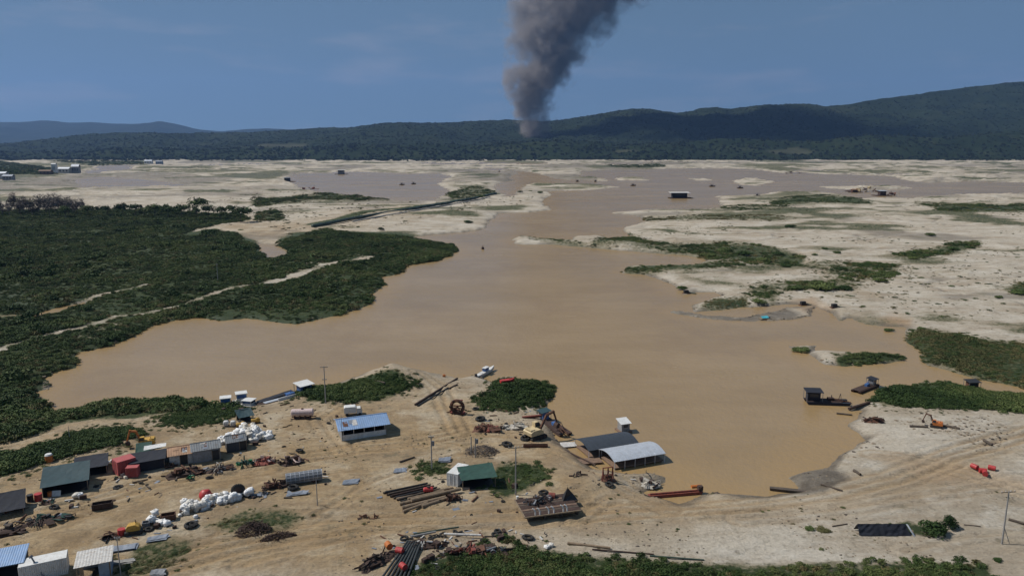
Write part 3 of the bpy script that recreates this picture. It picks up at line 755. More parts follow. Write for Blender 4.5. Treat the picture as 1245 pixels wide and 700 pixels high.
def strewn(name, poly, n, size, sources, seed, keep=None, label=None, hgt=.5):
    pts = scatter_poly(poly, n, 0, keep, seed)
    z, s = look(pts[:, 0], pts[:, 1], True)
    ok = s > .5; pts = pts[ok]; z = z[ok] - .02
    r_ = np.random.default_rng(seed)
    r = size[0] + (size[1] - size[0]) * r_.random(len(pts)) ** 2.5
    o = instancer(name, np.column_stack([pts, z]), np.stack([r, r * r_.uniform(.5, 1.4, len(pts)), r * hgt], -1), sources)
    o["label"] = label
def rock_mesh(seed):
    bm = bmesh.new(); bmesh.ops.create_icosphere(bm, subdivisions=1, radius=1)
    r_ = random.Random(seed)
    for v in bm.verts: v.co *= r_.uniform(.7, 1.2)
    me = bpy.data.meshes.new("stone_shape"); bm.to_mesh(me); bm.free(); return me
M['stone'] = simple("clod", (.21, .165, .115), .95, .45)
M['litter'] = simple("dark_litter", (.06, .045, .035), .9, .6)
stones = [source("stone_shape", rock_mesh(k), M['stone']) for k in range(2)] + [source("stone_shape", rock_mesh(9), M['litter'])]
FORE = [(-40,560),(200,500),(370,495),(520,455),(590,455),(670,500),(730,580),(900,605),(1000,608),(1245,520),(1290,560),(1290,720),(-40,740)]
clumpy = lambda x, y: sstep(.0, .35, fbm(x, y, 11, 3, 301))
strewn("loose_stones", FORE, 2600, (.05, .26), stones, 31, clumpy, "clods and stones strewn over the sandy yard")
strewn("grass_tufts", FORE, 420, (.12, .5), SETS['olive'] + SETS['mid'][:1], 32, clumpy, "dry grass tufts dotted over the sandy yard", .6)
strewn("grass_tufts", [(640,262),(1290,236),(1290,420),(1100,395),(850,335),(760,300)], 1700, (.3, 1.3), SETS['olive'] + SETS['dark'][:1] + SETS['mid'][:1], 33, lambda x, y: sstep(.08, .4, fbm(x * .5, y, 34, 4, 305)), "low tufts dotted over the white sand right of the lake", .5)
strewn("grass_tufts", [(180,262),(310,235),(560,232),(660,240),(600,262),(400,288),(310,300)], 1300, (.5, 2.0), SETS['olive'] + SETS['dark'][:1], 34, clumpy, "low tufts on the sand left of the lake neck", .5)
strewn("bank_litter", [(1000,500),(1290,500),(1290,545),(1050,560),(1000,600),(960,590)], 500, (.08, .5), stones, 35, clumpy, "dark litter along the muddy right bank")

# ------------------------------------------------------------------ mesh kit
class MB:
    def __init__(s): s.v, s.f = [], []
    def add(s, vs, fs):
        k = len(s.v); s.v += [tuple(v) for v in vs]; s.f += [tuple(i + k for i in f) for f in fs]; return s
    def box(s, c, d, rz=0.0, tilt=0.0, lean=0.0):
        m = Matrix.Translation(c) @ Matrix.Rotation(rz, 4, 'Z') @ Matrix.Rotation(tilt, 4, 'Y') @ Matrix.Rotation(lean, 4, 'X')
        x, y, z = (q / 2 for q in d)
        vs = [m @ Vector((a * x, b * y, g * z)) for a in (-1, 1) for b in (-1, 1) for g in (-1, 1)]
        return s.add(vs, [(0, 1, 3, 2), (4, 6, 7, 5), (0, 4, 5, 1), (2, 3, 7, 6), (0, 2, 6, 4), (1, 5, 7, 3)])
    def cyl(s, p0, p1, r0, r1=None, n=10, cap=True):
        r1 = r0 if r1 is None else r1
        p0, p1 = Vector(p0), Vector(p1); ax = (p1 - p0).normalized()
        u = ax.orthogonal().normalized(); w = ax.cross(u)
        vs = []
        for p, r in ((p0, r0), (p1, r1)):
            vs += [p + (u * math.cos(6.28318 * i / n) + w * math.sin(6.28318 * i / n)) * r for i in range(n)]
        fs = [(i, (i + 1) % n, n + (i + 1) % n, n + i) for i in range(n)]
        if cap: fs += [tuple(range(n - 1, -1, -1)), tuple(range(n, 2 * n))]
        return s.add(vs, fs)
    def tube(s, pts, r, n=6):
        for a, b in zip(pts, pts[1:]): s.cyl(a, b, r, r, n)
        return s
    def ring(s, c, R_, r, axis='Y', n=20, m=6, a0=0, a1=6.28318):
        pts = []
        for i in range(n + 1):
            t = a0 + (a1 - a0) * i / n
            q = {'Y': (math.cos(t), 0, math.sin(t)), 'X': (0, math.cos(t), math.sin(t)), 'Z': (math.cos(t), math.sin(t), 0)}[axis]
            pts.append(Vector(c) + Vector(q) * R_)
        return s.tube(pts, r, m)
    def quad(s, a, b, c, d, th=.05, n=(1, 1), sag=0.0, rip=0.0, seed=0):
        """Sheet between four corners with thickness; sag bows it, rip makes it uneven."""
        r_ = random.Random(seed); nx, ny = n
        A, B, C, D = map(Vector, (a, b, c, d))
        nr = (B - A).cross(D - A).normalized()
        if nr.z < 0: nr = -nr
        top = []
        for j in range(ny + 1):
            for i in range(nx + 1):
                u, w = i / nx, j / ny
                p = (A * (1 - u) + B * u) * (1 - w) + (D * (1 - u) + C * u) * w
                p = p - Vector((0, 0, sag * 4 * u * (1 - u) * 4 * w * (1 - w))) + nr * rip * r_.uniform(-1, 1)
                top.append(p)
        k = len(top); vs = top + [p - nr * th for p in top]
        I = lambda i, j: j * (nx + 1) + i
        fs = []
        for j in range(ny):
            for i in range(nx):
                q = (I(i, j), I(i + 1, j), I(i + 1, j + 1), I(i, j + 1)); fs.append(q); fs.append(tuple(k + x for x in q[::-1]))
        edge = [I(i, 0) for i in range(nx + 1)] + [I(nx, j) for j in range(1, ny + 1)] + [I(i, ny) for i in range(nx - 1, -1, -1)] + [I(0, j) for j in range(ny - 1, 0, -1)]
        for p, q in zip(edge, edge[1:] + edge[:1]): fs.append((p, k + p, k + q, q))
        return s.add(vs, fs)
    def corr(s, a, b, c, d, waves, amp=.014, th=.03):
        """Corrugated sheet: ridges run from edge ab to edge dc."""
        A, B, C, D = map(Vector, (a, b, c, d)); nr = (B - A).cross(D - A).normalized()
        if nr.z < -0.01: nr = -nr
        n = waves * 2; vs = []
        for i in range(n + 1):
            u = i / n; o = nr * (amp if i % 2 else -amp)
            p, q = A * (1 - u) + B * u + o, D * (1 - u) + C * u + o
            vs += [p, q, p - nr * th, q - nr * th]
        fs = []
        for i in range(n):
            k = 4 * i; fs += [(k, k + 4, k + 5, k + 1), (k + 2, k + 3, k + 7, k + 6), (k, k + 2, k + 6, k + 4), (k + 1, k + 5, k + 7, k + 3)]
        fs += [(0, 1, 3, 2), (4 * n, 4 * n + 2, 4 * n + 3, 4 * n + 1)]
        return s.add(vs, fs)
    def arch(s, x0, x1, pts, th=.06, nx=1):
        """Sheet swept along x over the profile points (y, z)."""
        n = len(pts); vs = []
        for x in (x0, x1):
            for off in (0, -th): vs += [(x, y, z + off) for y, z in pts]
        a, b, c, d = 0, n, 2 * n, 3 * n; fs = []
        for i in range(n - 1):
            fs += [(a + i, a + i + 1, c + i + 1, c + i), (b + i, d + i, d + i + 1, b + i + 1), (a + i, b + i, b + i + 1, a + i + 1), (c + i, c + i + 1, d + i + 1, d + i)]
        fs += [(a, c, d, b), (a + n - 1, b + n - 1, d + n - 1, c + n - 1)]
        return s.add(vs, fs)
    def prism(s, poly, y0, y1):
        """Outline in x, z extruded along y."""
        n = len(poly)
        vs = [(x, y0, z) for x, z in poly] + [(x, y1, z) for x, z in poly]
        fs = [(i, (i + 1) % n, n + (i + 1) % n, n + i) for i in range(n)] + [tuple(range(n - 1, -1, -1)), tuple(range(n, 2 * n))]
        return s.add(vs, fs)
    def blob(s, c, r, seed=0, rough=.15, n=10, m=7, squash=1.0):
        r_ = random.Random(seed); off = r_.uniform(0, 50); c = Vector(c); vs = []; fs = []
        for j in range(m + 1):
            th = math.pi * j / m
            for i in range(n):
                ph = 6.28318 * i / n
                d = Vector((math.sin(th) * math.cos(ph), math.sin(th) * math.sin(ph), math.cos(th)))
                k = 1 + rough * 2 * mnoise.noise(d * 1.7 + Vector((off, 0, 0)))
                e = Vector((abs(d.x) ** squash * math.copysign(1, d.x), abs(d.y) ** squash * math.copysign(1, d.y), abs(d.z) ** squash * math.copysign(1, d.z)))
                vs.append(c + Vector((e.x * r[0], e.y * r[1], e.z * r[2])) * k)
        for j in range(m):
            for i in range(n): fs.append((j * n + i, (j + 1) * n + i, (j + 1) * n + (i + 1) % n, j * n + (i + 1) % n))
        return s.add(vs, fs)
    def mesh(s, name, mat, smooth=False):
        me = bpy.data.meshes.new(name); me.from_pydata(s.v, [], s.f); me.materials.append(M[mat] if isinstance(mat, str) else mat)
        if smooth: me.polygons.foreach_set("use_smooth", np.ones(len(me.polygons), bool))
        bm = bmesh.new(); bm.from_mesh(me); bmesh.ops.recalc_face_normals(bm, faces=bm.faces[:]); bm.to_mesh(me); bm.free()
        return me
    def build(s, name, mat, parent=None, smooth=False):
        o = bpy.data.objects.new(name, s.mesh(name, mat, smooth)); COL.objects.link(o)
        if parent is not None: o.parent = parent
        return o

def thing(name, label, cat, px, py, yaw=0.0, group=None, lift=0.0, water=False, loc=None):
    p = Vector(loc) if loc is not None else (at(px, py, 0) if water else ground(px, py))
    o = bpy.data.objects.new(name, None); COL.objects.link(o)
    o.empty_display_size = .3
    o.location = (p.x, p.y, p.z + lift); o.rotation_euler = (0, 0, R(yaw))
    return tag(o, label, cat, group)

def part(name, mat, parent, *ops, smooth=False):
    """ops: tuples (method, args...) run on one mesh."""
    b = MB()
    for op in ops: getattr(b, op[0])(*op[1:-1], **op[-1]) if isinstance(op[-1], dict) else getattr(b, op[0])(*op[1:])
    return b.build(name, mat, parent, smooth)

def copy_tree(o, parent=None, label=None):
    c = o.copy(); COL.objects.link(c); c.parent = parent
    if label: c["label"] = label
    for ch in o.children: copy_tree(ch, c)
    return c

def mono(name, label, cat, px, py, mesh, yaw=0, group=None, scale=(1, 1, 1), lift=0.0, loc=None, rot=None):
    """A thing that is a single mesh."""
    o = bpy.data.objects.new(name, mesh); COL.objects.link(o)
    p = Vector(loc) if loc is not None else ground(px, py)
    o.location = (p.x, p.y, p.z + lift); o.rotation_euler = rot if rot else (0, 0, R(yaw)); o.scale = scale
    return tag(o, label, cat, group)

RUST = (.11, .05, .028)
for nm, a in {
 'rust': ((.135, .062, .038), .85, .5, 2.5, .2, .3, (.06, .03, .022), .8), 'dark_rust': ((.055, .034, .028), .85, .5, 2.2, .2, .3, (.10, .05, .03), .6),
 'rust_red': ((.22, .055, .038), .75, .4, 2, .1, .2, (.09, .035, .025), .7), 'black': ((.018, .018, .02), .6, .4, 1.5, 0, 0, (.06, .055, .05), .4),
 'rubber': ((.02, .02, .02), .9, .4, 2, 0, .2, (.06, .05, .04), .5), 'white': ((.62, .62, .61), .55, .12, 1.2, 0, 0, (.36, .30, .23), .5),
 'white_dirty': ((.50, .49, .47), .65, .2, 1.2, 0, .1, (.24, .17, .12), .7), 'sack': ((.74, .74, .75), .75, .12, 1.5, 0, .3, (.5, .45, .38), .35),
 'grey': ((.20, .21, .23), .6, .3, 1.3, .3, .1, (.12, .10, .08), .5), 'zinc': ((.52, .55, .60), .45, .14, 1.0, .35, 0, (.34, .30, .26), .4),
 'zinc_dark': ((.24, .27, .32), .5, .25, 1.2, .3, 0, (.15, .11, .09), .4), 'blue_roof': ((.20, .31, .50), .5, .18, .9, .1, 0, (.30, .34, .40), .45),
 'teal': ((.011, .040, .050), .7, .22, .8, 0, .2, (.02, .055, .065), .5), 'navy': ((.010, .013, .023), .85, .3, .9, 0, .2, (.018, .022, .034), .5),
 'red': ((.42, .035, .035), .5, .22, 1.4, 0, 0, (.24, .06, .045), .5), 'red_container': ((.38, .075, .075), .65, .2, 1.2, 0, .1, (.26, .13, .11), .6),
 'orange': ((.50, .15, .03), .55, .22, 1.5, 0, 0, (.22, .08, .03), .6), 'yellow': ((.50, .30, .05), .55, .25, 1.6, 0, 0, (.16, .07, .03), .7),
 'cream': ((.55, .44, .26), .6, .2, 1.6, 0, 0, (.25, .15, .08), .6), 'log': ((.24, .175, .115), .9, .35, 1.5, 0, .4, (.11, .08, .055), .6),
 'log_dark': ((.075, .058, .045), .9, .4, 1.5, 0, .4, (.15, .11, .075), .5), 'timber': ((.22, .165, .11), .9, .3, 2, 0, .2, (.10, .075, .05), .6),
 'bark': ((.085, .068, .052), .95, .35, 3, 0, .4, (.05, .04, .03), .6), 'pole': ((.27, .26, .25), .85, .2, 2, 0, 0, (.16, .14, .12), .4),
 'pink_tank': ((.58, .46, .44), .55, .14, 1.2, 0, 0, (.30, .17, .12), .6), 'tan_roof': ((.42, .25, .15), .8, .25, 1.2, 0, .1, (.22, .13, .09), .6),
 'wall_grey': ((.25, .255, .265), .8, .2, 1.0, 0, .1, (.17, .14, .11), .6), 'wall_blue': ((.20, .27, .36), .7, .25, 1.0, 0, .1, (.14, .12, .10), .5),
 'green': ((.025, .20, .085), .5, .3, 1.4, 0, 0, (.02, .08, .04), .5), 'concrete': ((.36, .34, .31), .9, .2, 1.5, 0, .2, (.22, .19, .15), .5),
 'glass': ((.02, .03, .045), .12, .2, 1, 0, 0, (.05, .06, .07), .3), 'blue': ((.05, .13, .33), .5, .3, 1.5, 0, 0, (.06, .06, .07), .5),
 'brown_deck': ((.20, .13, .09), .85, .3, 1.5, 0, .2, (.10, .06, .045), .6), 'turquoise': ((.05, .34, .42), .6, .2, 1.5, 0, 0, (.1, .3, .3), .4),
 'pipe_green': ((.030, .058, .042), .6, .25, .4, 0, 0, (.08, .085, .07), .5), 'rubble': ((.42, .39, .34), .95, .25, 1.4, 0, .4, (.25, .21, .16), .6),
 'slate': ((.045, .054, .068), .55, .2, 1.0, .2, 0, (.07, .07, .075), .4), 'shed_roof': ((.17, .185, .20), .7, .25, .8, .1, 0, (.12, .10, .085), .6),
 'hose': ((.028, .033, .034), .6, .25, .8, 0, 0, (.07, .068, .06), .4),
 'silt': ((.33, .245, .155), .95, .2, 1.4, 0, .3, (.25, .18, .11), .6), 'green_net': ((.018, .062, .048), .8, .3, 1.2, 0, .2, (.03, .06, .05), .5),
}.items():
    M[nm] = simple("mat_" + nm, a[0], a[1], a[2], a[3], a[4], a[5], a[6], a[7])

def shore_litter():
    r_ = np.random.default_rng(77); q = np.column_stack([r_.uniform(-150, 170, 160000), r_.uniform(110, 330, 160000)])
    z, sh = look(q[:, 0], q[:, 1], True); k = (sh > .05) & (sh < 1.3) & (r_.random(len(q)) < .06 + .9 * sstep(0, .3, fbm(q[:, 0], q[:, 1], 14, 3, 78))); q, z = q[k], z[k]
    q, z = q[:3200], z[:3200]; r = .08 + .4 * r_.random(len(q)) ** 3
    o = instancer("shore_litter", np.column_stack([q, z]), np.stack([r * 1.4, r, r * .5], -1), stones + SETS['olive'][:1]); o["label"] = "driftwood, stones and tufts along the lake's edge"
shore_litter()
# planks, offcuts, hoses and tyres lying about between the heaps
def debris_sources():
    P_ = [MB().box((0, 0, .12), (1, .16, .12)).mesh("offcut_shape", 'log_dark'), MB().box((0, 0, .1), (1, .5, .05), 0, .05, .06).mesh("offcut_shape", 'zinc_dark'),
          MB().ring((0, 0, .25), .6, .22, 'Z', 12, 5).mesh("offcut_shape", 'rubber'), MB().cyl((-.9, 0, .15), (.9, .2, .2), .12, .12, 6).mesh("offcut_shape", 'rust'),
          MB().box((0, 0, .3), (.8, .5, .55)).mesh("offcut_shape", 'dark_rust'), MB().box((0, 0, .12), (1, .2, .14)).mesh("offcut_shape", 'white_dirty'), MB().tube([(-.9, .1, .12), (-.3, -.25, .12), (.3, .2, .15), (.9, 0, .12)], .08, 5).mesh("offcut_shape", 'black')]
    out = []
    for me in P_:
        o = bpy.data.objects.new("offcut_shape", me); out.append(o)
    return out
offcuts = debris_sources()
for i, (poly, n) in enumerate([([(-20,640),(60,612),(150,588),(240,568),(370,548),(380,568),(260,588),(140,625),(0,665)], 150), ([(110,665),(200,640),(330,596),(400,585),(400,600),(260,640),(150,680)], 90), ([(440,600),(560,585),(660,600),(700,628),(600,640),(480,630)], 90), ([(560,500),(660,500),(680,545),(600,545)], 90), ([(440,690),(500,655),(600,652),(680,664),(600,680),(500,700)], 150), ([(690,575),(790,575),(810,600),(720,605)], 40), ([(260,500),(340,495),(420,500),(420,540),(260,560)], 60)]):
    strewn("scattered_debris", poly, n, (.25, 1.25), offcuts, 60 + i, None, "planks, offcuts and scrap lying about the yard", 1.0)

def sack_material():
    m, nt, b = nodes_of("woven_sack")
    oi = N(nt, "ShaderNodeObjectInfo"); n = noise_node(nt, 3.0, 6, .65)
    c = ramp(nt, oi.outputs["Random"], [(.0, (.50, .45, .37)), (.3, (.68, .67, .65)), (1.0, (.78, .78, .79))]).outputs[0]
    c = mixc(nt, ramp(nt, n.outputs["Fac"], [(.5, (0,) * 3), (.7, (.6,) * 3)]).outputs[0], c, (.42, .35, .26))
    nt.links.new(c, b.inputs["Base Color"]); b.inputs["Roughness"].default_value = .8
    bp = N(nt, "ShaderNodeBump"); bp.inputs["Strength"].default_value = .8; bp.inputs["Distance"].default_value = .15
    nt.links.new(n.outputs["Fac"], bp.inputs["Height"]); nt.links.new(bp.outputs[0], b.inputs["Normal"]); return m
M['sack'] = sack_material()
# ------------------------------------------------------------------ trees and bushes that stand alone
def crown_mesh(name, n, leaf, seed, mat, rx=1.0, rz=1.0, hollow=.4):
    me = clump_mesh(name, n, leaf, seed, 1.0, hollow); me.materials.append(M[mat])
    co = np.empty(len(me.vertices) * 3); me.vertices.foreach_get("co", co); co = co.reshape(-1, 3) * (rx, rx, rz)
    me.vertices.foreach_set("co", co.ravel()); return me

def trunk_ops(h, r, seed, limbs=5, reach=.5):
    r_ = random.Random(seed); b = MB()
    top = Vector((r_.uniform(-.06, .06) * h, r_.uniform(-.06, .06) * h, h))
    b.cyl((0, 0, -.3), top * .55, r, r * .7, 7); b.cyl(top * .55, top, r * .7, r * .25, 6)
    for k in range(limbs):
        t = r_.uniform(.45, .9); a = r_.uniform(0, 6.28)
        p = top * t; q = p + Vector((math.cos(a), math.sin(a), r_.uniform(.5, 1.1))) * h * reach * r_.uniform(.5, 1)
        b.cyl(p, q, r * .4, r * .12, 5)
    return b

TREE_CROWNS = [crown_mesh("crown", 420, .11, 300 + k, 'leaf_dark' if k < 3 else 'leaf_mid', 1, .9) for k in range(4)]
TREES = [(239,262,14,5.5,0,"broad dark tree with the tallest crown behind the scrub field"),(293,270,11,5.5,1,"round dark tree at the right end of the tree row"),(268,266,9,3.6,3,"slim green tree left of the round dark tree"),
 (165,262,9,3.5,2,"dark tree near the left end of the tree row"),(149,262,10,3.2,1,"narrow dark tree beside the bare sand gap"),(131,262,8,3.0,0,"small tree at the left end of the tree row"),
 (188,262,9,4.5,0,"dense low tree in the middle of the tree row"),(205,265,8,3.6,2,"small bushy tree left of the tallest crown"),(221,264,10,4.0,1,"dark tree just left of the tallest crown"),
 (254,266,10,4.2,2,"dark tree just right of the tallest crown"),(280,262,8,3.0,3,"light green tree behind the round dark tree"),(107,262,8,3.0,2,"lone dark tree right of the leafless trees"),
 (175,264,7,3.4,3,"light green low tree in the tree row"),(80,264,9,3.4,0,"dark leafy tree among the leafless trees")]
for i, (px, py, h, w, k, lab) in enumerate(TREES):
    t = thing("tree", lab, "tree", px, py, i * 47, "trees along the far edge of the scrub field")
    h *= 1.4; w *= 1.95
    trunk_ops(h * .75, .28, i).build("trunk", 'bark', t)
    c = add_obj("crown", TREE_CROWNS[k], None, t); c.scale = (w, w, h * .42); c.location = (0, 0, h * .35)

def bare_tree(seed, h):
    b = trunk_ops(h, .16, seed, 4, .3); r_ = random.Random(seed); tw = MB()
    for k in range(70):
        t = r_.uniform(.3, 1.0); a = r_.uniform(0, 6.28); p = Vector((r_.uniform(-.1, .1) * h, r_.uniform(-.1, .1) * h, h * t))
        q = p + Vector((math.cos(a) * .28, math.sin(a) * .28, r_.uniform(.02, .35))) * h * r_.uniform(.3, 1) * (1.15 - t * .6)
        tw.cyl(p, q, .09, .04, 3, cap=False)
    return b.mesh("trunk", 'twig_grey'), tw.mesh("branches", 'twig_grey'), crown_mesh("crown", 150, .12, 700 + seed, 'twig_grey', 3.2, 4.2, .2)
BARE = [bare_tree(s, 10) for s in range(4)]
r_ = random.Random(12)
for i in range(46):
    px = -8 + i * 2.4 + r_.uniform(-3, 3); py = r_.uniform(254, 263)
    t = thing("bare_tree", "leafless grey tree in the pale thicket at the left edge", "tree", px, py, r_.uniform(0, 360), "leafless trees at the left edge")
    s = r_.uniform(.7, 1.5); t.scale = (s * 1.3, s * 1.3, s)
    tr, br, tw = BARE[i % 4]
    add_obj("trunk", tr, None, t); bo = add_obj("branches", br, None, t); to = add_obj("crown", tw, None, bo); to.location = (0, 0, 3.5)

BUSH = {k: [crown_mesh("bush", 760, .115, 320 + i, k, 1, .8, .3) for i in range(2)] for k in ('leaf_dark', 'leaf_mid', 'leaf_olive')}
def bush(px, py, w, h, k, lab, group=None, yaw=0):
    o = bpy.data.objects.new("bush", BUSH[k][int(px) % 2]); COL.objects.link(o)
    p = ground(px, py); o.location = (p.x, p.y, p.z - .1); o.scale = (w, w * .8, h); o.rotation_euler = (0, 0, R(yaw + px * 3))
    tag(o, lab, "bush", group)
bush(1136,650,2.3,2.1,'leaf_dark', "leafy dark bush standing right of the black sheet shelter"); bush(1156,641,1.4,2.0,'leaf_dark', "upright bush behind the leafy dark bush at right")
bush(1212,681,.75,.55,'leaf_dark', "small round bush alone on sand near the bottom right corner")
bush(1000,645,1.3,.5,'leaf_olive', "flat straggly bush left of the black sheet shelter"); bush(985,643,1.0,.5,'leaf_dark', "low dark bush farthest left of the black sheet shelter")
bush(975,427,3.4,1.3,'leaf_dark', "dark bush covering the small islet in the lake at right")
bush(464,280,2.6,2.4,'leaf_dark', "lone dark bush on the sand behind the shrub peninsula")
bush(1001,352,6,3.0,'leaf_dark', "largest dark bush on the right sand flats"); bush(1028,352,4.2,1.8,'leaf_dark', "dark bush right of the largest bush on the right flats")
bush(967,352,4.0,1.7,'leaf_dark', "dark bush left of the largest bush on the right flats"); bush(960,277,5,2.6,'leaf_dark', "lone dark bush in the upper middle of the right flats")
bush(1131,287,4,2.4,'leaf_mid', "lone green bush far across the right flats"); bush(570,271,5,2.2,'leaf_dark', "dark bush on the sand beside the lake neck")
bush(632,234,5,2.6,'leaf_dark', "left of the three dark bushes on the white spit"); bush(645,233,3.5,2,'leaf_dark', "middle of the three dark bushes on the white spit"); bush(657,235,5,2.8,'leaf_dark', "right of the three dark bushes on the white spit")
bush(924,368,3.6,1.5,'leaf_dark', "dark bush on the bank above the turquoise raft"); bush(830,352,2.6,1.8,'leaf_dark', "dark bush beside the small pump on the middle right shore")
bush(585,240,6,3,'leaf_dark', "dark bush at the far end of the green pipeline")
for i, (px, py, w) in enumerate([(1045,330,3),(1070,342,3.5),(1110,315,3),(1125,312,2.6),(1160,304,4),(1180,302,3),(1215,362,2),(1240,358,4),(945,310,4),(930,318,4.5),(905,310,5),(880,306,5),(865,312,4),(955,325,3),(990,310,2),(1018,308,2.6),(1003,303,2.4),(1080,402,2.0),(1120,400,1.6)]):
    bush(px, py, w, w * .5, 'leaf_dark', "low dark bush among the scattered bushes on the right sand flats", "scattered bushes on the right sand flats")

def twig_heap(name, label, px, py, rx, ry, h, mat, n, seed, yaw=0, cat="brush heap"):
    r_ = random.Random(seed); b = MB()
    for k in range(n):
        a, q = r_.uniform(0, 6.28), math.sqrt(r_.random())
        x, y = q * rx * math.cos(a), q * ry * math.sin(a); z = h * (1 - q * q) * r_.uniform(.1, 1)
        d = Vector((r_.uniform(-1, 1), r_.uniform(-1, 1), r_.uniform(-.3, .45))).normalized() * r_.uniform(.4, 1.3)
        b.cyl(Vector((x, y, z)) - d * .5, Vector((x, y, max(z, .05))) + d * .5, .05, .025, 3, cap=False)
    return mono(name, label, cat, px, py, b.mesh(name, mat), yaw)
twig_heap("brush_heap", "grey brush heap round two short poles in the yard", 585, 550, 3.2, 2.6, 1.3, 'twig_grey', 420, 1)
twig_heap("brush_heap", "dark brown brush heap left of the second one", 308, 645, 2.4, 1.8, 1.5, 'dark_rust', 420, 2, 20)
twig_heap("brush_heap", "long brown brush heap above the lower track", 337, 655, 2.6, 1.3, 1.1, 'dark_rust', 360, 3, 25)

# ------------------------------------------------------------------ buildings and shelters
def gable_shed(name, label, cat, px, py, yaw, L, Wd, H, rise, wall, roof, front='wall', over=.35, door=None, waves=None, back=True, half=0.0, group=None):
    """Shed with corrugated gable roof, ridge along x. front: 'wall', 'open' or 'half'."""
    t = thing(name, label, cat, px, py, yaw, group)
    l, w = L / 2, Wd / 2
    for sx, nm in ((-1, "wall"), (1, "wall")):
        part(nm, wall, t, ('add', [(sx * l, -w, 0), (sx * l, w, 0), (sx * l, w, H), (sx * l, 0, H + rise), (sx * l, -w, H), (sx * (l - .12), -w, 0), (sx * (l - .12), w, 0), (sx * (l - .12), w, H), (sx * (l - .12), 0, H + rise), (sx * (l - .12), -w, H)],
             [(0, 1, 2, 3, 4), (9, 8, 7, 6, 5), (0, 5, 6, 1), (1, 6, 7, 2), (2, 7, 8, 3), (3, 8, 9, 4), (4, 9, 5, 0)]))
    if back: part("wall", wall, t, ('box', (0, w - .06, H / 2), (L - .25, .12, H)))
    if front == 'wall': part("wall", wall, t, ('box', (0, -w + .06, H / 2), (L - .25, .12, H)))
    if front == 'half':
        part("half_wall", 'white', t, ('box', (0, -w + .06, .55), (L - .25, .12, 1.1)))
        part("floor", 'black', t, ('box', (0, 0, .06), (L - .3, Wd - .3, .12)))
        for k in range(5): part("post", 'white_dirty', t, ('box', (-l + .3 + k * (L - .6) / 4, -w + .06, (1.1 + H) / 2), (.12, .1, H - 1.1)))
    if front == 'open':
        part("floor", 'black', t, ('box', (0, 0, .05), (L - .3, Wd - .2, .1)))
        for k in range(3): part("post", 'timber', t, ('box', (-l + .2 + k * (L - .4) / 2, -w + .08, H / 2), (.14, .14, H)))
    if door: 
        d = part("door", 'black', t, ('box', (door, -w - .012, .95), (1.1, .05, 1.9)))
        for e in (-.6, .6): part("door_jamb", 'timber', d, ('box', (door + e, -w - .02, 1.0), (.1, .08, 2.0)))
    sl = math.hypot(w + over, rise * (w + over) / w); e = H - rise * over / w
    for sy in (-1, 1):
        part("roof_slope", roof, t, ('corr', (-l - over, 0, H + rise + .06), (l + over, 0, H + rise + .06), (l + over, sy * (w + over), e + .06), (-l - over, sy * (w + over), e + .06), waves or int(L * 3)))
    rp = random.Random(px)
    for k in range(4):                              # odd sheets laid over the front slope
        x0 = rp.uniform(-l, l - 1.2); u0 = rp.uniform(.05, .5); u1 = u0 + rp.uniform(.3, .5); x1 = x0 + rp.uniform(.6, 1.1)
        q = lambda x, u, sk: (x + sk, -u * (w + over), (H + rise) * (1 - u) + e * u + .11)
        sk = rp.uniform(-.08, .08)
        part("roof_patch", (roof, 'rust', 'zinc_dark', 'white_dirty')[k], t, ('quad', q(x0, u1, sk), q(x1, u1, sk), q(x1, u0, 0), q(x0, u0, 0), .02, (3, 3), 0, .012, k))
    part("ridge_cap", roof, t, ('cyl', (-l - over, 0, H + rise + .07), (l + over, 0, H + rise + .07), .09, .09, 6))
    return t

gable_shed("house", "blue roofed house with white half wall in the yard", "house", 440, 526, 22, 8.6, 5.4, 2.5, .9, 'wall_grey', 'blue_roof', 'half', .7)
gable_shed("shed", "small house with tan tiled roof and pale walls", "shed", 221, 560, 24, 3.8, 3.4, 2.0, .8, 'white_dirty', 'tan_roof', 'wall', .3, .4)
gable_shed("shed", "grey shed with dark doorway left of the sack heap", "shed", 251, 556, 26, 4.6, 3.6, 2.3, .7, 'wall_grey', 'shed_roof', 'wall', .25, 1.5)
gable_shed("shed", "narrow blue grey shed left of the tan roofed house", "shed", 203, 559, 24, 1.3, 2.0, 1.8, .3, 'wall_blue', 'zinc_dark', 'wall', .1)
gable_shed("shed", "dark grey shed half buried in white sacks", "shed", 287, 545, 28, 3.4, 2.8, 1.9, .8, 'slate', 'shed_roof', 'wall', .15, 1.1)

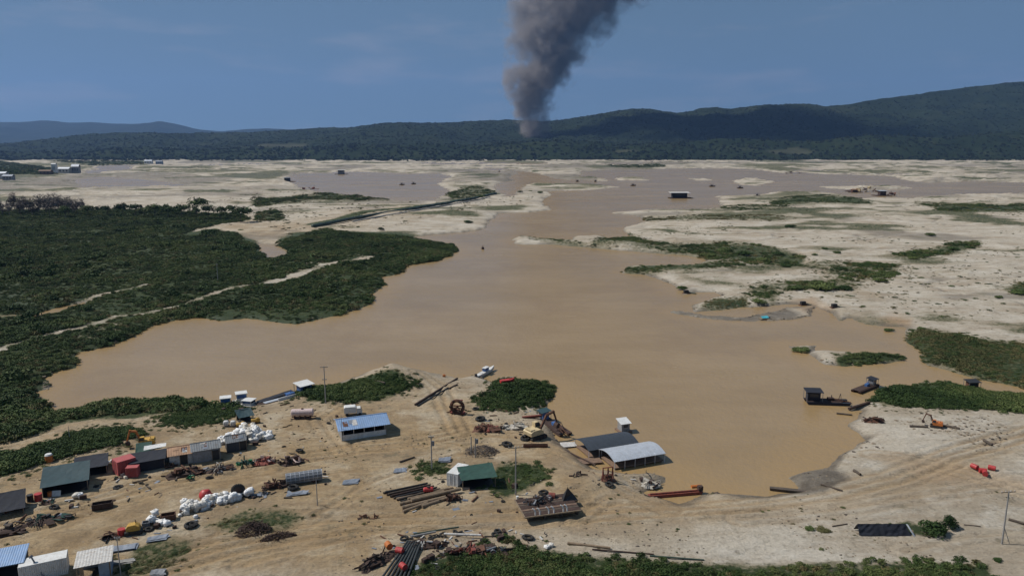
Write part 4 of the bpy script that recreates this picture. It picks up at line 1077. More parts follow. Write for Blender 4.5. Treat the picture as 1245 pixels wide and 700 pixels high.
def flat_roof(name, label, cat, px, py, yaw, L, Wd, zs, roof, post='timber', posts=True, sag=.15, rip=.03, n=(8, 6), floor=None, walls=(), over=.3, corr=0, group=None, cover="roof_sheet"):
    """Shelter: sheet on posts. zs = heights of the corners front-left, front-right, back-right, back-left."""
    t = thing(name, label, cat, px, py, yaw, group)
    l, w = L / 2, Wd / 2
    cs = [(-l, -w), (l, -w), (l, w), (-l, w)]
    co = [(x + math.copysign(over, x), y + math.copysign(over, y), z) for (x, y), z in zip(cs, zs)]
    if corr: part(cover, roof, t, ('corr', co[0], co[1], co[2], co[3], corr))
    else: part(cover, roof, t, ('quad', co[0], co[1], co[2], co[3], .04, n, sag, rip, px))
    if posts:
        for (x, y), z in zip(cs, zs): part("post", post, t, ('cyl', (x, y, -.3), (x, y, z - .05), .07, .07, 6))
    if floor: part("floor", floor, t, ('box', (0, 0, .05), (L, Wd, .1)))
    for side, mat in walls:
        if side == 'front': part("wall", mat, t, ('quad', (-l, -w, zs[0] - .1), (l, -w, zs[1] - .1), (l, -w, 0), (-l, -w, 0), .05, (6, 3), 0, .03, 3))
        if side == 'back': part("wall", mat, t, ('quad', (-l, w, zs[3] - .1), (l, w, zs[2] - .1), (l, w, 0), (-l, w, 0), .05, (6, 3), 0, .03, 4))
        if side == 'left': part("wall", mat, t, ('quad', (-l, -w, zs[0] - .1), (-l, w, zs[3] - .1), (-l, w, 0), (-l, -w, 0), .05, (6, 3), 0, .03, 5))
        if side == 'right': part("wall", mat, t, ('quad', (l, -w, zs[1] - .1), (l, w, zs[2] - .1), (l, w, 0), (l, -w, 0), .05, (6, 3), 0, .03, 6))
    return t

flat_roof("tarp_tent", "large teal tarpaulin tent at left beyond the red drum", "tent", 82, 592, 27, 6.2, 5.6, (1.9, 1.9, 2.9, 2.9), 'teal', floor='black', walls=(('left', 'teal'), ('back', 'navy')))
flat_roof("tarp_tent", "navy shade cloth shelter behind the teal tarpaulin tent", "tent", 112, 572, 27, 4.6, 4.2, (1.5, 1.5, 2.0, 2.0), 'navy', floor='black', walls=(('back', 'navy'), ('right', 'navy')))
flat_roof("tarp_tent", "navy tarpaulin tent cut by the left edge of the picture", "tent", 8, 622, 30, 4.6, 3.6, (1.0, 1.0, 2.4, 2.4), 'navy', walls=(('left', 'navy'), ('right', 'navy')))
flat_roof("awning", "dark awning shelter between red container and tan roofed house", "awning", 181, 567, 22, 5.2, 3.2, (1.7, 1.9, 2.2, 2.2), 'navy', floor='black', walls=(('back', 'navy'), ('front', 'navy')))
flat_roof("awning", "strip of white sheeting over the dark awning", "awning", 190, 558, 22, 3.0, .9, (2.3, 2.5, 2.6, 2.5), 'white', posts=False, sag=.1)
flat_roof("tarp_tent", "grey green tarp peak behind the dark awning", "tent", 176, 557, 22, 2.0, 2.0, (1.7, 1.7, 2.6, 2.6), 'green_net')
flat_roof("shed", "blue roofed shed in the bottom left corner", "shed", 1, 699, 24, 5.6, 3.8, (2.3, 2.3, 2.7, 2.7), 'blue_roof', corr=22, floor='black', walls=(('back', 'wall_grey'), ('left', 'wall_grey')))
t = flat_roof("shed", "shed with rust stained white roof right of the white container", "shed", 117, 697, 24, 3.7, 3.4, (2.4, 2.4, 2.6, 2.6), 'white_dirty', corr=12, floor='black', walls=(('back', 'wall_grey'), ('right', 'wall_blue')))
part("wall_panel", 'wall_blue', t, ('box', (1.15, -1.68, 1.1), (1.2, .06, 2.2))); part("wall_panel", 'timber', t, ('box', (-1.35, -1.68, 1.1), (.5, .06, 2.2)))
flat_roof("tarp_tent", "small teal tent above the two white tanks", "tent", 298, 511, 35, 2.6, 2.4, (1.3, 1.3, 2.1, 2.1), 'teal', floor='black', walls=(('back', 'navy'),))
flat_roof("awning", "green awning on posts beside the small white container", "awning", 580, 588, 14, 5.4, 3.6, (1.9, 1.9, 2.6, 2.4), 'green_net', floor='black', walls=(('back', 'navy'),))
t = thing("sheet_shelter", "long black sheet shelter lying on sand at lower right", "shelter", 1076, 650, 0)
part("front_sheet", 'navy', t, ('quad', (-3.9, -.4, .15), (3.6, -.4, .1), (3.1, .5, 1.5), (-3.9, .5, 1.5), .05, (14, 4), .0, .07, 5))
part("back_sheet", 'black', t, ('quad', (-3.9, 1.4, .2), (3.6, 1.4, .2), (3.1, .56, 1.48), (-3.9, .56, 1.48), .05, (10, 4), .0, .05, 6))
part("end_flap", 'zinc', t, ('quad', (3.12, .5, 1.5), (3.35, .35, 1.5), (4.1, -.5, .1), (3.85, -.6, .1), .03))

def container(name, label, px, py, yaw, L, Wd, H, mat, ribs=22):
    t = thing(name, label, "container", px, py, yaw)
    l, w = L / 2, Wd / 2
    for sy in (-1, 1): part("side_wall", mat, t, ('corr', (-l + .1, sy * w, .15), (l - .1, sy * w, .15), (l - .1, sy * w, H - .1), (-l + .1, sy * w, H - .1), ribs, .06, .03))
    part("roof", mat, t, ('box', (0, 0, H - .05), (L, Wd, .1))); part("floor_frame", mat, t, ('box', (0, 0, .1), (L, Wd, .2)))
    part("end_wall", mat, t, ('box', (l - .04, 0, H / 2), (.07, Wd - .1, H - .2)))
    for sy in (-1, 1):
        d = part("door", mat, t, ('box', (-l + .04, sy * w / 2, H / 2), (.07, w - .08, H - .3)))
        part("locking_bar", 'grey', d, ('cyl', (-l - .02, sy * w * .35, .25), (-l - .02, sy * w * .35, H - .25), .025, .025, 5))
    for sx in (-1, 1):
        for sy in (-1, 1): part("corner_post", mat, t, ('box', (sx * (l - .06), sy * (w - .06), H / 2), (.15, .15, H + .012)))
    return t
container("container", "white ribbed shipping container at lower left", 55, 698, 27, 5.3, 2.2, 2.3, 'white')
container("container", "red container beside the dark awning", 152, 573, 48, 3.0, 2.4, 2.5, 'red_container', 12)
container("container", "low red metal cabinet in front of the red container", 162, 578, 10, 1.9, 1.3, 1.7, 'red_container', 8)
container("container", "small white container with the green awning at its side", 557, 585, 68, 4.2, 2.0, 2.3, 'white', 14)
mono("pipe", "grey pipe leaning on the front of the white container", "pipe", 55, 704, MB().cyl((0, 0, 0), (-1.6, .3, 2.9), .1, .1, 6).cyl((-1.6, .3, 2.9), (-1.75, .33, 3.15), .26, .2, 8).mesh("pipe", 'grey'))

# arched roof halls on the shore
def arch_hall(name, label, px, py, yaw, L, Wd, H, rise, roof, posts):
    t = thing(name, label, "shelter", px, py, yaw, None, 0, True)
    w = Wd / 2; pr = [(-w + Wd * i / 14, H + rise * math.sin(math.pi * (.06 + .88 * i / 14)) - rise * .18) for i in range(15)]
    rf = part("roof", roof, t, ('arch', -L / 2, L / 2, pr, .05), smooth=False)
    for k in range(int(L / 1.0)): part("roof_rib", roof, rf, ('arch', -L / 2 + .5 + k * 1.0, -L / 2 + .54 + k * 1.0, [(y, z + .03) for y, z in pr], .02))
    part("deck", 'brown_deck', t, ('box', (0, 0, .3), (L - .6, Wd - .5, .2)))
    for k in range(posts):
        x = -L / 2 + .15 + k * (L - .3) / (posts - 1)
        for sy in (-1, 1): part("post", 'zinc', t, ('cyl', (x, sy * (w - .08), -.4), (x, sy * (w - .08), pr[0][1] - .03), .06, .06, 6))
    for sx in (-1, 1):
        part("truss", 'zinc_dark', t, *[('cyl', (sx * (L / 2 - .1), a[0], a[1] - .08), (sx * (L / 2 - .1), b[0], b[1] - .08), .05, .05, 5) for a, b in zip(pr[:-1], pr[1:])])
    for k in range(4): part("pontoon", 'dark_rust', t, ('cyl', (-L / 2 + .5, -w + .8 + k * (Wd - 1.6) / 3, .05), (L / 2 - .5, -w + .8 + k * (Wd - 1.6) / 3, .05), .28, .28, 8))
    return t
arch_hall("arched_shelter", "arched shelter with silver roof on the shore", 768, 559, 21, 10.6, 6.0, 1.7, .8, 'zinc', 6)
arch_hall("arched_shelter", "arched shelter with dark slate roof behind the silver one", 737, 546, 21, 10.6, 6.0, 1.7, .8, 'slate', 5)
t = thing("cabin", "small white roofed cabin behind the dark arched shelter", "cabin", 758, 524, 20, None, 0, True)
part("raft", 'brown_deck', t, ('box', (0, 0, .2), (2.6, 2.6, .4))); part("wall", 'wall_grey', t, ('box', (0, 0, 1.2), (1.8, 1.8, 1.6))); part("roof", 'white', t, ('quad', (-1.2, -1.2, 2.0), (1.2, -1.2, 2.0), (1.2, 1.2, 2.5), (-1.2, 1.2, 2.5), .06))
part("window", 'glass', t, ('box', (0, -.915, 1.4), (1.0, .03, .6)))
mono("gangway", "pale sheet metal gangway at the end of the dark arched shelter", "gangway", 691, 542, MB().quad((-1.6, -1.1, .3), (1.5, -.9, .3), (1.5, .9, .35), (-1.4, 1.2, .35), .05, (4, 3), 0, .03).mesh("gangway", 'white_dirty'), 10)
mono("mooring_beam", "long dark beam along the bank below the gangway", "beam", 698, 553, MB().cyl((-3.6, 4.6, .1), (3.4, -5.0, .3), .16, .14, 7).mesh("mooring_beam", 'dark_rust'))
t = thing("plank_deck", "reddish plank deck in front of the arched shelters", "deck", 716, 562, 12)
for k in range(6): part("plank", 'brown_deck', t, ('box', (0, -1.0 + k * .4, .35 + .01 * (k % 2)), (4.6, .36, .07)))
for sx in (-1, 1): part("beam", 'dark_rust', t, ('box', (sx * 1.6, 0, .2), (.2, 2.4, .22)))

# ------------------------------------------------------------------ timber deck with curved struts
t = thing("timber_deck", "raised timber deck with a row of pale curved struts", "deck", 668, 622, 15)
for k in range(15): part("plank", ('log_dark', 'dark_rust', 'brown_deck')[(k * 7) % 3 if k % 2 else 1], t, ('box', (0, -1.9 + k * .39, .75 + .012 * (k % 2)), (8.8, .36, .08)))
part("edge_beam", 'timber', t, ('box', (0, -2.18, .78), (9.0, .14, .2))); part("edge_beam", 'timber', t, ('box', (-4.5, .85, .78), (.14, 5.9, .2)))
for x in (-3.8, -1.3, 1.3, 3.8): part("sleeper", 'black', t, ('box', (x, .7, .33), (.3, 5.4, .66)))
for x in (-2.8, -2.1, -.7, .1, 1.6, 2.2): part("curved_strut", 'white', t, ('tube', [(x, -1.9, .8), (x - .02, -1.85, 1.3), (x - .15, -1.75, 1.65), (x - .42, -1.65, 1.82)], .11, 6))
t = thing("tarp_peak", "black pointed tarp heap on the end of the timber deck", "tarp", 692, 612, 10, None, .75)
part("tarp", 'black', t, ('add', [(-1.2, -.7, 0), (1.3, -.6, 0), (1.2, .8, 0), (-1.1, .7, 0), (-.3, 0, 2.0), (.5, .2, .9)], [(0, 1, 5, 4), (1, 2, 5), (2, 3, 4, 5), (3, 0, 4), (0, 3, 2, 1)]))
part("pole", 'timber', t, ('cyl', (-.3, 0, 0), (-.3, 0, 2.2), .05, .05, 5))

# ------------------------------------------------------------------ utility poles
def upole(px, py, h, label, arms=((1.0, .95),), brace=False, mat='pole', box=False, lean=0.0, r=.13):
    t = thing("utility_pole", label, "pole", px, py, 8, "utility poles in the yard")
    t.rotation_euler = (0, R(lean), R(8))
    part("post", mat, t, ('cyl', (0, 0, -.5), (0, 0, h), r, r * .65, 8))
    for w, f in arms:
        a = part("crossarm", 'timber', t, ('box', (0, .1, h * f), (2 * w, .1, .12)))
        for k in (-.9, -.35, .35, .9): part("insulator", 'white', a, ('cyl', (k * w, .1, h * f + .06), (k * w, .1, h * f + .25), .05, .04, 6))
    if box: part("transformer", 'grey', t, ('cyl', (.3, 0, h * .72), (.3, 0, h * .72 + .8), .24, .24, 8))
    if brace: part("brace", mat, t, ('cyl', (1.2, 0, 0), (.1, 0, h * .3), .05, .05, 5))
    return t
upole(396, 490, 8.4, "tall pole with crossarm rising over the dark shrubs by the lake", ((.8, .97), (.5, .64)))
upole(525, 571, 6.2, "thick grey pole with transformer in the middle of the yard", ((.5, .97),), box=True)
upole(627, 601, 8.2, "tall thin pole with wide crossarm behind the timber deck", ((1.2, .97),))
upole(1218, 661, 8.0, "slender pole with crossarm on white sand at far right", ((1.1, .98),), True)
upole(578, 556, 3.8, "short pole standing in the grey brush heap", (), box=True); upole(573, 552, 3.4, "thinner short pole left in the grey brush heap", ())
upole(386, 614, 4.6, "short pale post beside the grey trommel cylinder", (), r=.08); upole(147, 699, 5.2, "slim pale post right of the rust stained white roof", ((.35, .99),), r=.08)
upole(85, 536, 3.0, "thin short post at the edge of the left scrub", (), r=.07); upole(416, 536, 5.4, "thin mast at the left corner of the blue roofed house", (), r=.06)
upole(265, 342, 7.5, "lone distant pole standing in the scrub field", ((.5, .95),), r=.16)

# ------------------------------------------------------------------ tanks, drums, sacks
def tank(name, label, px, py, yaw, L, r, mat, cradle='rust', lift=.5, cat="tank"):
    t = thing(name, label, cat, px, py, yaw)
    part("shell", mat, t, ('cyl', (-L / 2, 0, lift + r), (L / 2, 0, lift + r), r, r, 16), ('cyl', (-L / 2 - .16, 0, lift + r), (-L / 2, 0, lift + r), r * .7, r, 16), ('cyl', (L / 2, 0, lift + r), (L / 2 + .16, 0, lift + r), r, r * .7, 16))
    for x in (-.38, -.13, .13, .38): part("cradle", cradle, t, ('box', (x * L, 0, (lift + .2) / 2), (.14, r * 1.7, lift + .2)))
    part("skid", cradle, t, ('box', (.2, -r * .8, .08), (L + .8, .15, .16)), ('box', (.2, r * .8, .08), (L + .8, .15, .16)))
    part("hatch", cradle, t, ('cyl', (0, 0, lift + 2 * r - .03), (0, 0, lift + 2 * r + .14), .25, .25, 10))
    return t
tank("storage_tank", "pale pink cylindrical tank on a rusty cradle", 368, 508, 6, 4.2, .75, 'pink_tank')
def drum_mesh(r, h, mat, n=14):
    b = MB().cyl((0, 0, 0), (0, 0, h), r, r, n)
    for z in (.33, .66): b.ring((0, 0, h * z), r, .02, 'Z', n, 4)
    b.ring((0, 0, h - .01), r, .025, 'Z', n, 4); b.cyl((r * .4, 0, h), (r * .4, 0, h + .04), .05, .05, 6)
    return b.mesh("drum", mat)
def drum(label, px, py, r, h, mat, group=None, lying=None, lift=0.0, cat="drum"):
    return mono("drum", label, cat, px, py, drum_mesh(r, h, mat), 0, group, lift=(r if lying is not None else 0) + lift, rot=(R(90), 0, R(lying)) if lying is not None else None)
t = thing("buoy_tank", "orange upright tank with white top in the left scrub", "tank", 60, 561, 0)
part("body", 'orange', t, ('cyl', (0, 0, 0), (0, 0, 1.25), .62, .62, 16)); part("lid", 'white', t, ('cyl', (0, 0, 1.25), (0, 0, 1.5), .64, .5, 16))
drum("red drum in front of the teal tarpaulin tent", 47, 608, .55, 1.15, 'red'); drum("dark drum left of the red drum", 37, 609, .45, 1.1, 'black'); drum("orange drum between red drum and white board", 61, 603, .35, .8, 'orange')
mono("signboard", "white board leaning before the teal tent", "board", 69, 603, MB().box((0, 0, .5), (1.3, .08, .9), 0, 0, R(-22)).box((0, -.1, .72), (.8, .03, .1), 0, 0, R(-22)).mesh("signboard", 'white'), 6)
for px, lab in ((275, "left of two white cube tanks below the small teal tent"), (283.5, "right of two white cube tanks below the small teal tent")):
    t = thing("cube_tank", lab, "tank", px, 518, 8, "white cube tanks")
    part("bottle", 'white', t, ('blob', (0, 0, .68), (.5, .5, .5), {'seed': 2, 'rough': .0, 'squash': .5}), smooth=True); part("cage", 'grey', t, *[('box', (x * .53, y * .53, .62), (.03, .03, 1.1)) for x in (-1, -.33, .33, 1) for y in (-1, 1)], *[('box', (0, y * .55, z), (1.1, .03, .03)) for y in (-1, 1) for z in (.3, .7, 1.1)])
    part("pallet", 'timber', t, ('box', (0, 0, .07), (1.1, 1.1, .14)))
drum("red domed float beside the white sack row", 248, 606, .5, .4, 'red')
t = thing("dome_float", "red domed float mound above the white sack row", "float", 250, 604, 15)
part("dome", 'red', t, ('blob', (0, 0, .35), (1.0, .9, .95), 3, .08, 14, 8), smooth=True); part("skirt", 'rust_red', t, ('cyl', (.3, .1, 0), (.4, .1, .4), 1.0, .8, 12))
t = thing("tyre", "huge black tyre standing at the white sack row", "tyre", 290, 603, 20)
part("tread", 'rubber', t, ('ring', (0, 0, 1.05), .78, .34, 'Y', 24, 8)); part("rim", 'dark_rust', t, ('cyl', (0, -.18, 1.05), (0, .18, 1.05), .5, .5, 16))
for k, (px, py, lab) in enumerate([(1181,568,"leftmost of the red tanks lying on white sand at right"),(1190,574,"red tank in front among those on white sand at right"),(1197,576,"rightmost of the red tanks lying on white sand"),(1201,570,"red tank at the back among those on white sand at right")]):
    drum(lab, px, py, .42, 1.1, 'red', "red tanks on the white sand", lying=(20, 75, -30, 50)[k], cat="tank")
drum("red orange drum topmost on the scrap by the black pipes", 471, 668, .45, 1.0, 'orange', None, 30, .5); drum("crimson drum right of the black pipes' upper end", 482, 674, .45, 1.0, 'red', None, 70, .3); drum("red drum lying low among the black pipes", 488, 692, .42, .95, 'red', None, 40, .3)
drum("coral drum beside the yellow machine at lower left", 148, 650, .5, .95, 'red'); drum("red drum on the clutter of the timber deck", 667, 611, .5, 1.0, 'rust_red', lying=80, lift=.75)
drum("small white float below the tall thin pole", 629, 606, .2, .45, 'white', cat="float")
tank("pressure_tank", "red tank lying on the black pipe stack", 521, 601, 10, 1.3, .4, 'red', 'dark_rust', .5)

SACKS = []
for k in range(5):
    b = MB().blob((0, 0, .42), (.55, .55, .48), 40 + k, .22, 12, 8, .6); b.blob((.05, 0, .92), (.16, .14, .12), k, .2, 8, 5)
    SACKS.append(b.mesh("sack", 'sack', True))
def sacks(pts, group, label, seed, r=(.7, 1.0)):
    r_ = random.Random(seed)
    for px, py, lift in pts:
        s = r_.uniform(*r)
        mono("sack", label, "sack", px, py, SACKS[r_.randrange(5)], r_.uniform(0, 360), group, (s, s * r_.uniform(.8, 1.15), s * r_.uniform(.75, 1.05)), lift)
r_ = random.Random(5); pts = []
for i in range(62):
    u = r_.random(); x = 224 + 82 * u; y = 620 - 20 * u + r_.uniform(-4.5, 6.0) * (1 - .45 * u)
    pts.append((x, y, 0.0 if i % 3 else .55))
sacks(pts, "white sacks in the long row", "white bulk sack in the long row beside the dirt track", 1)
pts = [(268 + 60 * r_.random() + 0, 0, 0) for _ in range(95)]
pts = [(x, 541 - (x - 268) * .10 - 15 * r_.random() * (1 - abs(x - 298) / 48), (0, .5, 1.0, 1.4)[min(3, int(4 * r_.random() * max(0, 1 - abs(x - 300) / 30)))]) for x, _, _ in pts]
sacks(pts, "white sacks in the heap", "white bulk sack in the heap round the dark grey shed", 2, (.8, 1.15))
sacks([(182,634,0),(186,631,0),(190,635,0),(189,629,.5),(194,637,0),(184,636,.3),(198,637,0),(203,638,0)], "sacks beside the brown crate", "white bulk sack in the small group beside the brown crate", 3)
sacks([(130,564,0),(137,562,0),(139,564,.2)], "sacks by the red container", "white bulk sack left of the red container", 4)
sacks([(93,604,0),(97,604,0)], "sacks before the teal tent", "white sack at the open front of the teal tent", 6); sacks([(153,582,0),(219,627,0),(238,629,0)], "single white sacks", "single white sack lying away from the heaps", 7, (.55, .7))
sacks([(665,666,0),(670,664,0)], "pale debris sacks", "pale torn sack on the verge above the bottom thicket", 8, (.6, .8))

def sheet_thing(label, px, py, yaw, L, Wd, mat, seed, lift=.1, cat="sheet"):
    b = MB()
    r_ = random.Random(seed)
    for k in range(4):
        o, e, q = r_.uniform(-.3, .3), r_.uniform(-.2, .2), r_.uniform(.75, 1)
        b.quad((-L / 2 * q + o, -Wd / 2 + e, lift + k * .06), (L / 2 * q + o, -Wd / 2 + e * 2, lift + k * .05), (L / 2 * q - o, Wd / 2 + e, lift + .1 + k * .06), (-L / 2 * q, Wd / 2 - e, lift + .08 + k * .07), .02, (6, 2), .05, .04, seed + k)
    mono("metal_sheet", label, cat, px, py, b.mesh("metal_sheet", mat), yaw)
sheet_thing("blue grey metal sheets lying right of the trommel cylinder", 427, 587, 12, 2.8, 1.4, 'zinc_dark', 1); sheet_thing("blue grey metal sheets near the middle of the yard", 487, 573, 10, 2.2, 1.4, 'zinc_dark', 2)
sheet_thing("grey metal sheets above the small white container", 541, 560, 8, 2.4, 1.6, 'zinc_dark', 3); sheet_thing("grey sheets on the verge below the brown crate", 192, 655, 22, 3.0, .9, 'zinc_dark', 4); sheet_thing("grey sheets on the verge below the trommel cylinder", 362, 601, 18, 3.2, .9, 'zinc_dark', 5)
sheet_thing("long pale slab beside the rust stained white roof", 150, 684, 18, 3.0, .5, 'pole', 6, .15); sheet_thing("grey sheets on the verge left of the slim post", 150, 667, 22, 4.0, 1.0, 'zinc_dark', 7); sheet_thing("dark sheets in the weeds at lower left", 192, 697, 12, 2.0, 1.0, 'grey', 8)
# ------------------------------------------------------------------ scrap heaps: each piece a part
def scrap(name, label, px, py, yaw, rx, ry, h, mats, n, seed, cat="scrap heap", size=(.5, 1.8), mound=True, lift=0.0):
    t = thing(name, label, cat, px, py, yaw, None, lift); r_ = random.Random(seed)
    if mound: part("rubble", mats[0], t, ('blob', (0, 0, 0), (rx * .9, ry * .9, h * .55), seed, .35, 16, 8))
    for k in range(n):
        a, q = r_.uniform(0, 6.28), math.sqrt(r_.random()) * .95
        x, y = q * rx * math.cos(a), q * ry * math.sin(a); z = h * (1 - q * q) * r_.uniform(.35, .95) + .12
        s = r_.uniform(*size); m = mats[r_.randrange(len(mats))]; kind = r_.randrange(6)
        d = Vector((r_.uniform(-1, 1), r_.uniform(-.8, .8), r_.uniform(-.25, .4))).normalized() * s * .5
        c = Vector((x, y, z))
        if kind == 0: part("pipe", m, t, ('cyl', c - d * 1.4, c + d * 1.4, .09 + .06 * s, None, 8, False))
        elif kind == 1: part("steel_plate", m, t, ('box', c, (s, s * r_.uniform(.4, .8), .06), a, r_.uniform(-.5, .5), r_.uniform(-.5, .5)))
        elif kind == 2: part("frame", m, t, *[('box', c + Vector((0, 0, o)), (s, .08, .08), a, d.z) for o in (0, .35)], *[('box', c + Vector((math.cos(a) * e * s / 2, math.sin(a) * e * s / 2, .17)), (.08, .08, .42), a) for e in (-1, -.3, .3, 1)])
        elif kind == 3: part("wheel", m, t, ('ring', c, .22 + .12 * s, .09, 'XYZ'[k % 3], 12, 5))
        elif kind == 4: part("machine_block", m, t, ('box', c, (s * .6, s * .45, s * .4), a, r_.uniform(-.3, .3)), ('cyl', c, c + d, .12, .12, 8))
        else: part("girder", m, t, ('box', c, (s * 1.5, .14, .05), a, d.z), ('box', c + Vector((0, 0, .1)), (s * 1.5, .04, .2), a, d.z))
    return t
DR, RU, RR = 'dark_rust', 'rust', 'rust_red'
scrap("scrap_heap", "dark rusty scrap heap below the tan roofed house", 226, 578, 22, 3.2, 1.5, 1.5, (DR, DR, RU), 22, 1)
scrap("scrap_heap", "grey and brown scrap heap below the grey shed", 266, 573, 20, 2.8, 1.5, 1.1, (DR, 'grey', RU, 'rubble'), 20, 2)
scrap("scrap_heap", "heap of green barrels and netting below the sack heap", 297, 566, 15, 1.7, 1.0, 1.5, ('green_net', 'green', 'green_net'), 24, 3, size=(.5, 1.0), mound=False)
scrap("scrap_heap", "small bright green scrap at the foot of the dark heap", 231, 583, 10, .9, .5, .7, ('green', 'green_net'), 10, 4, size=(.4, .8), mound=False)
scrap("machinery", "reddish brown machinery right of the green barrels", 322, 564, 15, 1.9, 1.1, 1.3, (RR, DR, RU, 'pink_tank'), 14, 5, "machinery")
scrap("machinery", "dark machinery with tyre farthest right in the upper scrap row", 354, 563, 18, 2.3, 1.1, 1.4, (DR, RU, 'black', 'pink_tank'), 16, 6, "machinery")
scrap("machinery", "brown machinery left of the trommel cylinder", 336, 591, 20, 2.2, 1.0, 1.2, (DR, RU), 15, 7, "machinery")
scrap("scrap_heap", "long dark scrap heap with green bits at the left edge", 52, 636, 24, 4.2, 1.3, 1.1, (DR, 'black', DR, 'green_net'), 22, 8)
scrap("scrap_heap", "brown scrap heap in the left edge corner", 8, 648, 20, 2.4, 1.2, .9, (DR, 'log_dark'), 10, 9)
scrap("scrap_heap", "rusty scrap spread left of the excavator", 592, 522, 12, 3.0, 1.8, .9, (RU, DR, RR), 20, 10)
scrap("rubble_heap", "pale stone rubble beside the excavator", 626, 520, 10, 2.6, 1.8, .8, ('rubble', 'concrete'), 16, 11, "rubble")
scrap("scrap_heap", "purple brown scrap heap left of the black pipes", 458, 684, 50, 3.0, 1.3, 1.1, (DR, 'log_dark', DR), 20, 12)
scrap("scrap_heap", "rusty scrap heap above the bottom thicket", 572, 672, -6, 3.4, 1.0, .8, (DR, RR, RU, DR), 30, 13)
scrap("scrap_heap", "dark scrap heap at the right of the rusty one above the thicket", 606, 672, -8, 2.2, .9, .9, (DR, 'grey', DR), 14, 14)
scrap("scrap_heap", "jumbled scrap and pipes behind the black pipes' upper end", 520, 664, 4, 3.2, .9, .8, (DR, 'grey', 'white_dirty', DR), 16, 15)
scrap("scrap_heap", "brown scrap dots on the sand above the lower track", 446, 630, 12, 2.0, .7, .35, (DR, RU), 12, 16, size=(.3, .8), mound=False)
scrap("scrap_heap", "rusty scrap at the water's edge on the right bank", 1063, 512, -10, 1.9, 1.4, 1.0, (RU, DR), 14, 17)
scrap("machinery", "dark clutter at the back of the timber deck", 657, 616, 15, 3.0, .9, 1.0, ('black', DR, DR, 'grey'), 26, 18, "machinery", lift=.7)
scrap("scrap_heap", "brown twisted metal right of the log pile", 549, 606, 10, 1.7, 1.0, .8, (DR, RU), 12, 19)
scrap("scrap_heap", "rusty clutter below the yellow machine at lower left", 134, 653, 20, 1.3, .7, .6, (DR, RU), 9, 20)
scrap("scrap_heap", "brown scrap beside the drums at the left edge", 58, 612, 20, 1.3, .6, .5, (DR, 'green_net', RU), 8, 21, size=(.3, .7))
scrap("scrap_heap", "dark clutter right of the left cut blue roof", 38, 684, 24, 1.6, .6, .5, (DR, 'black'), 8, 22, size=(.3, .8))
scrap("scrap_heap", "small dark scrap left of the red container", 148, 581, 20, 1.1, .6, .5, (DR, 'green_net', 'grey'), 7, 23, size=(.3, .7))
scrap("scrap_heap", "brown scrap against the dark awning's right end", 206, 567, 20, 1.4, .6, .6, (DR, RU), 8, 24, size=(.3, .8))
scrap("scrap_heap", "grey clutter behind the trommel cylinder's lower end", 315, 602, 18, 1.6, .7, .5, ('grey', 'zinc_dark', 'black'), 9, 25, size=(.4, 1.0))
scrap("scrap_heap", "dark litter heap on the sand right of the plank deck", 701, 578, 5, 1.4, .7, .4, (DR, 'log_dark'), 9, 26, size=(.3, .9), mound=False)
scrap("scrap_heap", "rubble heap with dark stones at the tip of the white spit", 790, 590, 10, 1.9, 1.1, .9, ('rubble', DR, 'concrete'), 12, 27)

scrap("machinery", "brown dredge wreckage strung left of the far right wreck", 1052, 233, 0, 24, 9, 6, (DR, RU, 'cream', DR), 26, 41, "wreckage", (4, 10), False)
scrap("machinery", "dark wreckage right of the far right wreck", 1086, 238, 0, 12, 8, 4, (DR, DR, RU), 14, 42, "wreckage", (3, 7), False)
scrap("machinery", "dark plant wreckage on the far flats left of the upper pond", 235, 205, 0, 22, 12, 7, (DR, 'grey', DR), 14, 43, "wreckage", (4, 10), False)
scrap("machinery", "reddish machinery on the sand left of the upper pond", 375, 231, 0, 14, 10, 4, (DR, RR), 12, 44, "wreckage", (3, 7), False)
scrap("machinery", "grey machinery at the far spit above the middle pond", 575, 209, 0, 16, 10, 5, ('zinc', DR, 'grey'), 12, 45, "wreckage", (3, 8), False)
scrap("machinery", "dark machinery on the far bar right of the platform", 968, 211, 0, 26, 12, 5, (DR, RU), 14, 46, "wreckage", (4, 9), False)
scrap("machinery", "rusty clutter leaning on the large ring wheel", 558, 502, 0, 1.8, 1.0, 1.6, (RU, DR, RR), 14, 47, "machinery", (.5, 1.6), False)
# red A-frames on the white spit
t = thing("winch_frame", "rusty red winch frame on the white spit before the arched shelters", "machinery", 739, 584, 15)
for x in (-.9, 0, .8): part("leg", RR, t, ('cyl', (x - .35, -.5, 0), (x, 0, 2.4), .1, .08, 6), ('cyl', (x + .4, .5, 0), (x, 0, 2.4), .1, .08, 6))
part("crossbar", RR, t, ('cyl', (-1.0, 0, 2.35), (.9, 0, 2.35), .09, .09, 6)); part("winch_drum", RU, t, ('cyl', (-.6, 0, .8), (.6, 0, .8), .38, .38, 12)); part("base_plate", RU, t, ('box', (0, 0, .08), (2.6, 1.4, .15)))

# trommel screen cylinder
t = thing("trommel", "grey mesh trommel cylinder lying at the end of the sack row", "trommel", 370, 586, 20)
part("screen", 'grey', t, ('cyl', (-2.9, 0, 1.0), (2.9, 0, 1.0), .86, .86, 20, False))
for k in range(9): part("hoop", 'zinc', t, ('ring', (-2.85 + k * .7125, 0, 1.0), .9, .05, 'X', 20, 4))
for k in range(12): part("stave", 'zinc', t, ('box', (0, .9 * math.cos(k * .5236), 1.0 + .9 * math.sin(k * .5236)), (5.8, .05, .05)))
for x in (-2, 2): part("stand", DR, t, ('box', (x, 0, .12), (.3, 2.0, .24)))

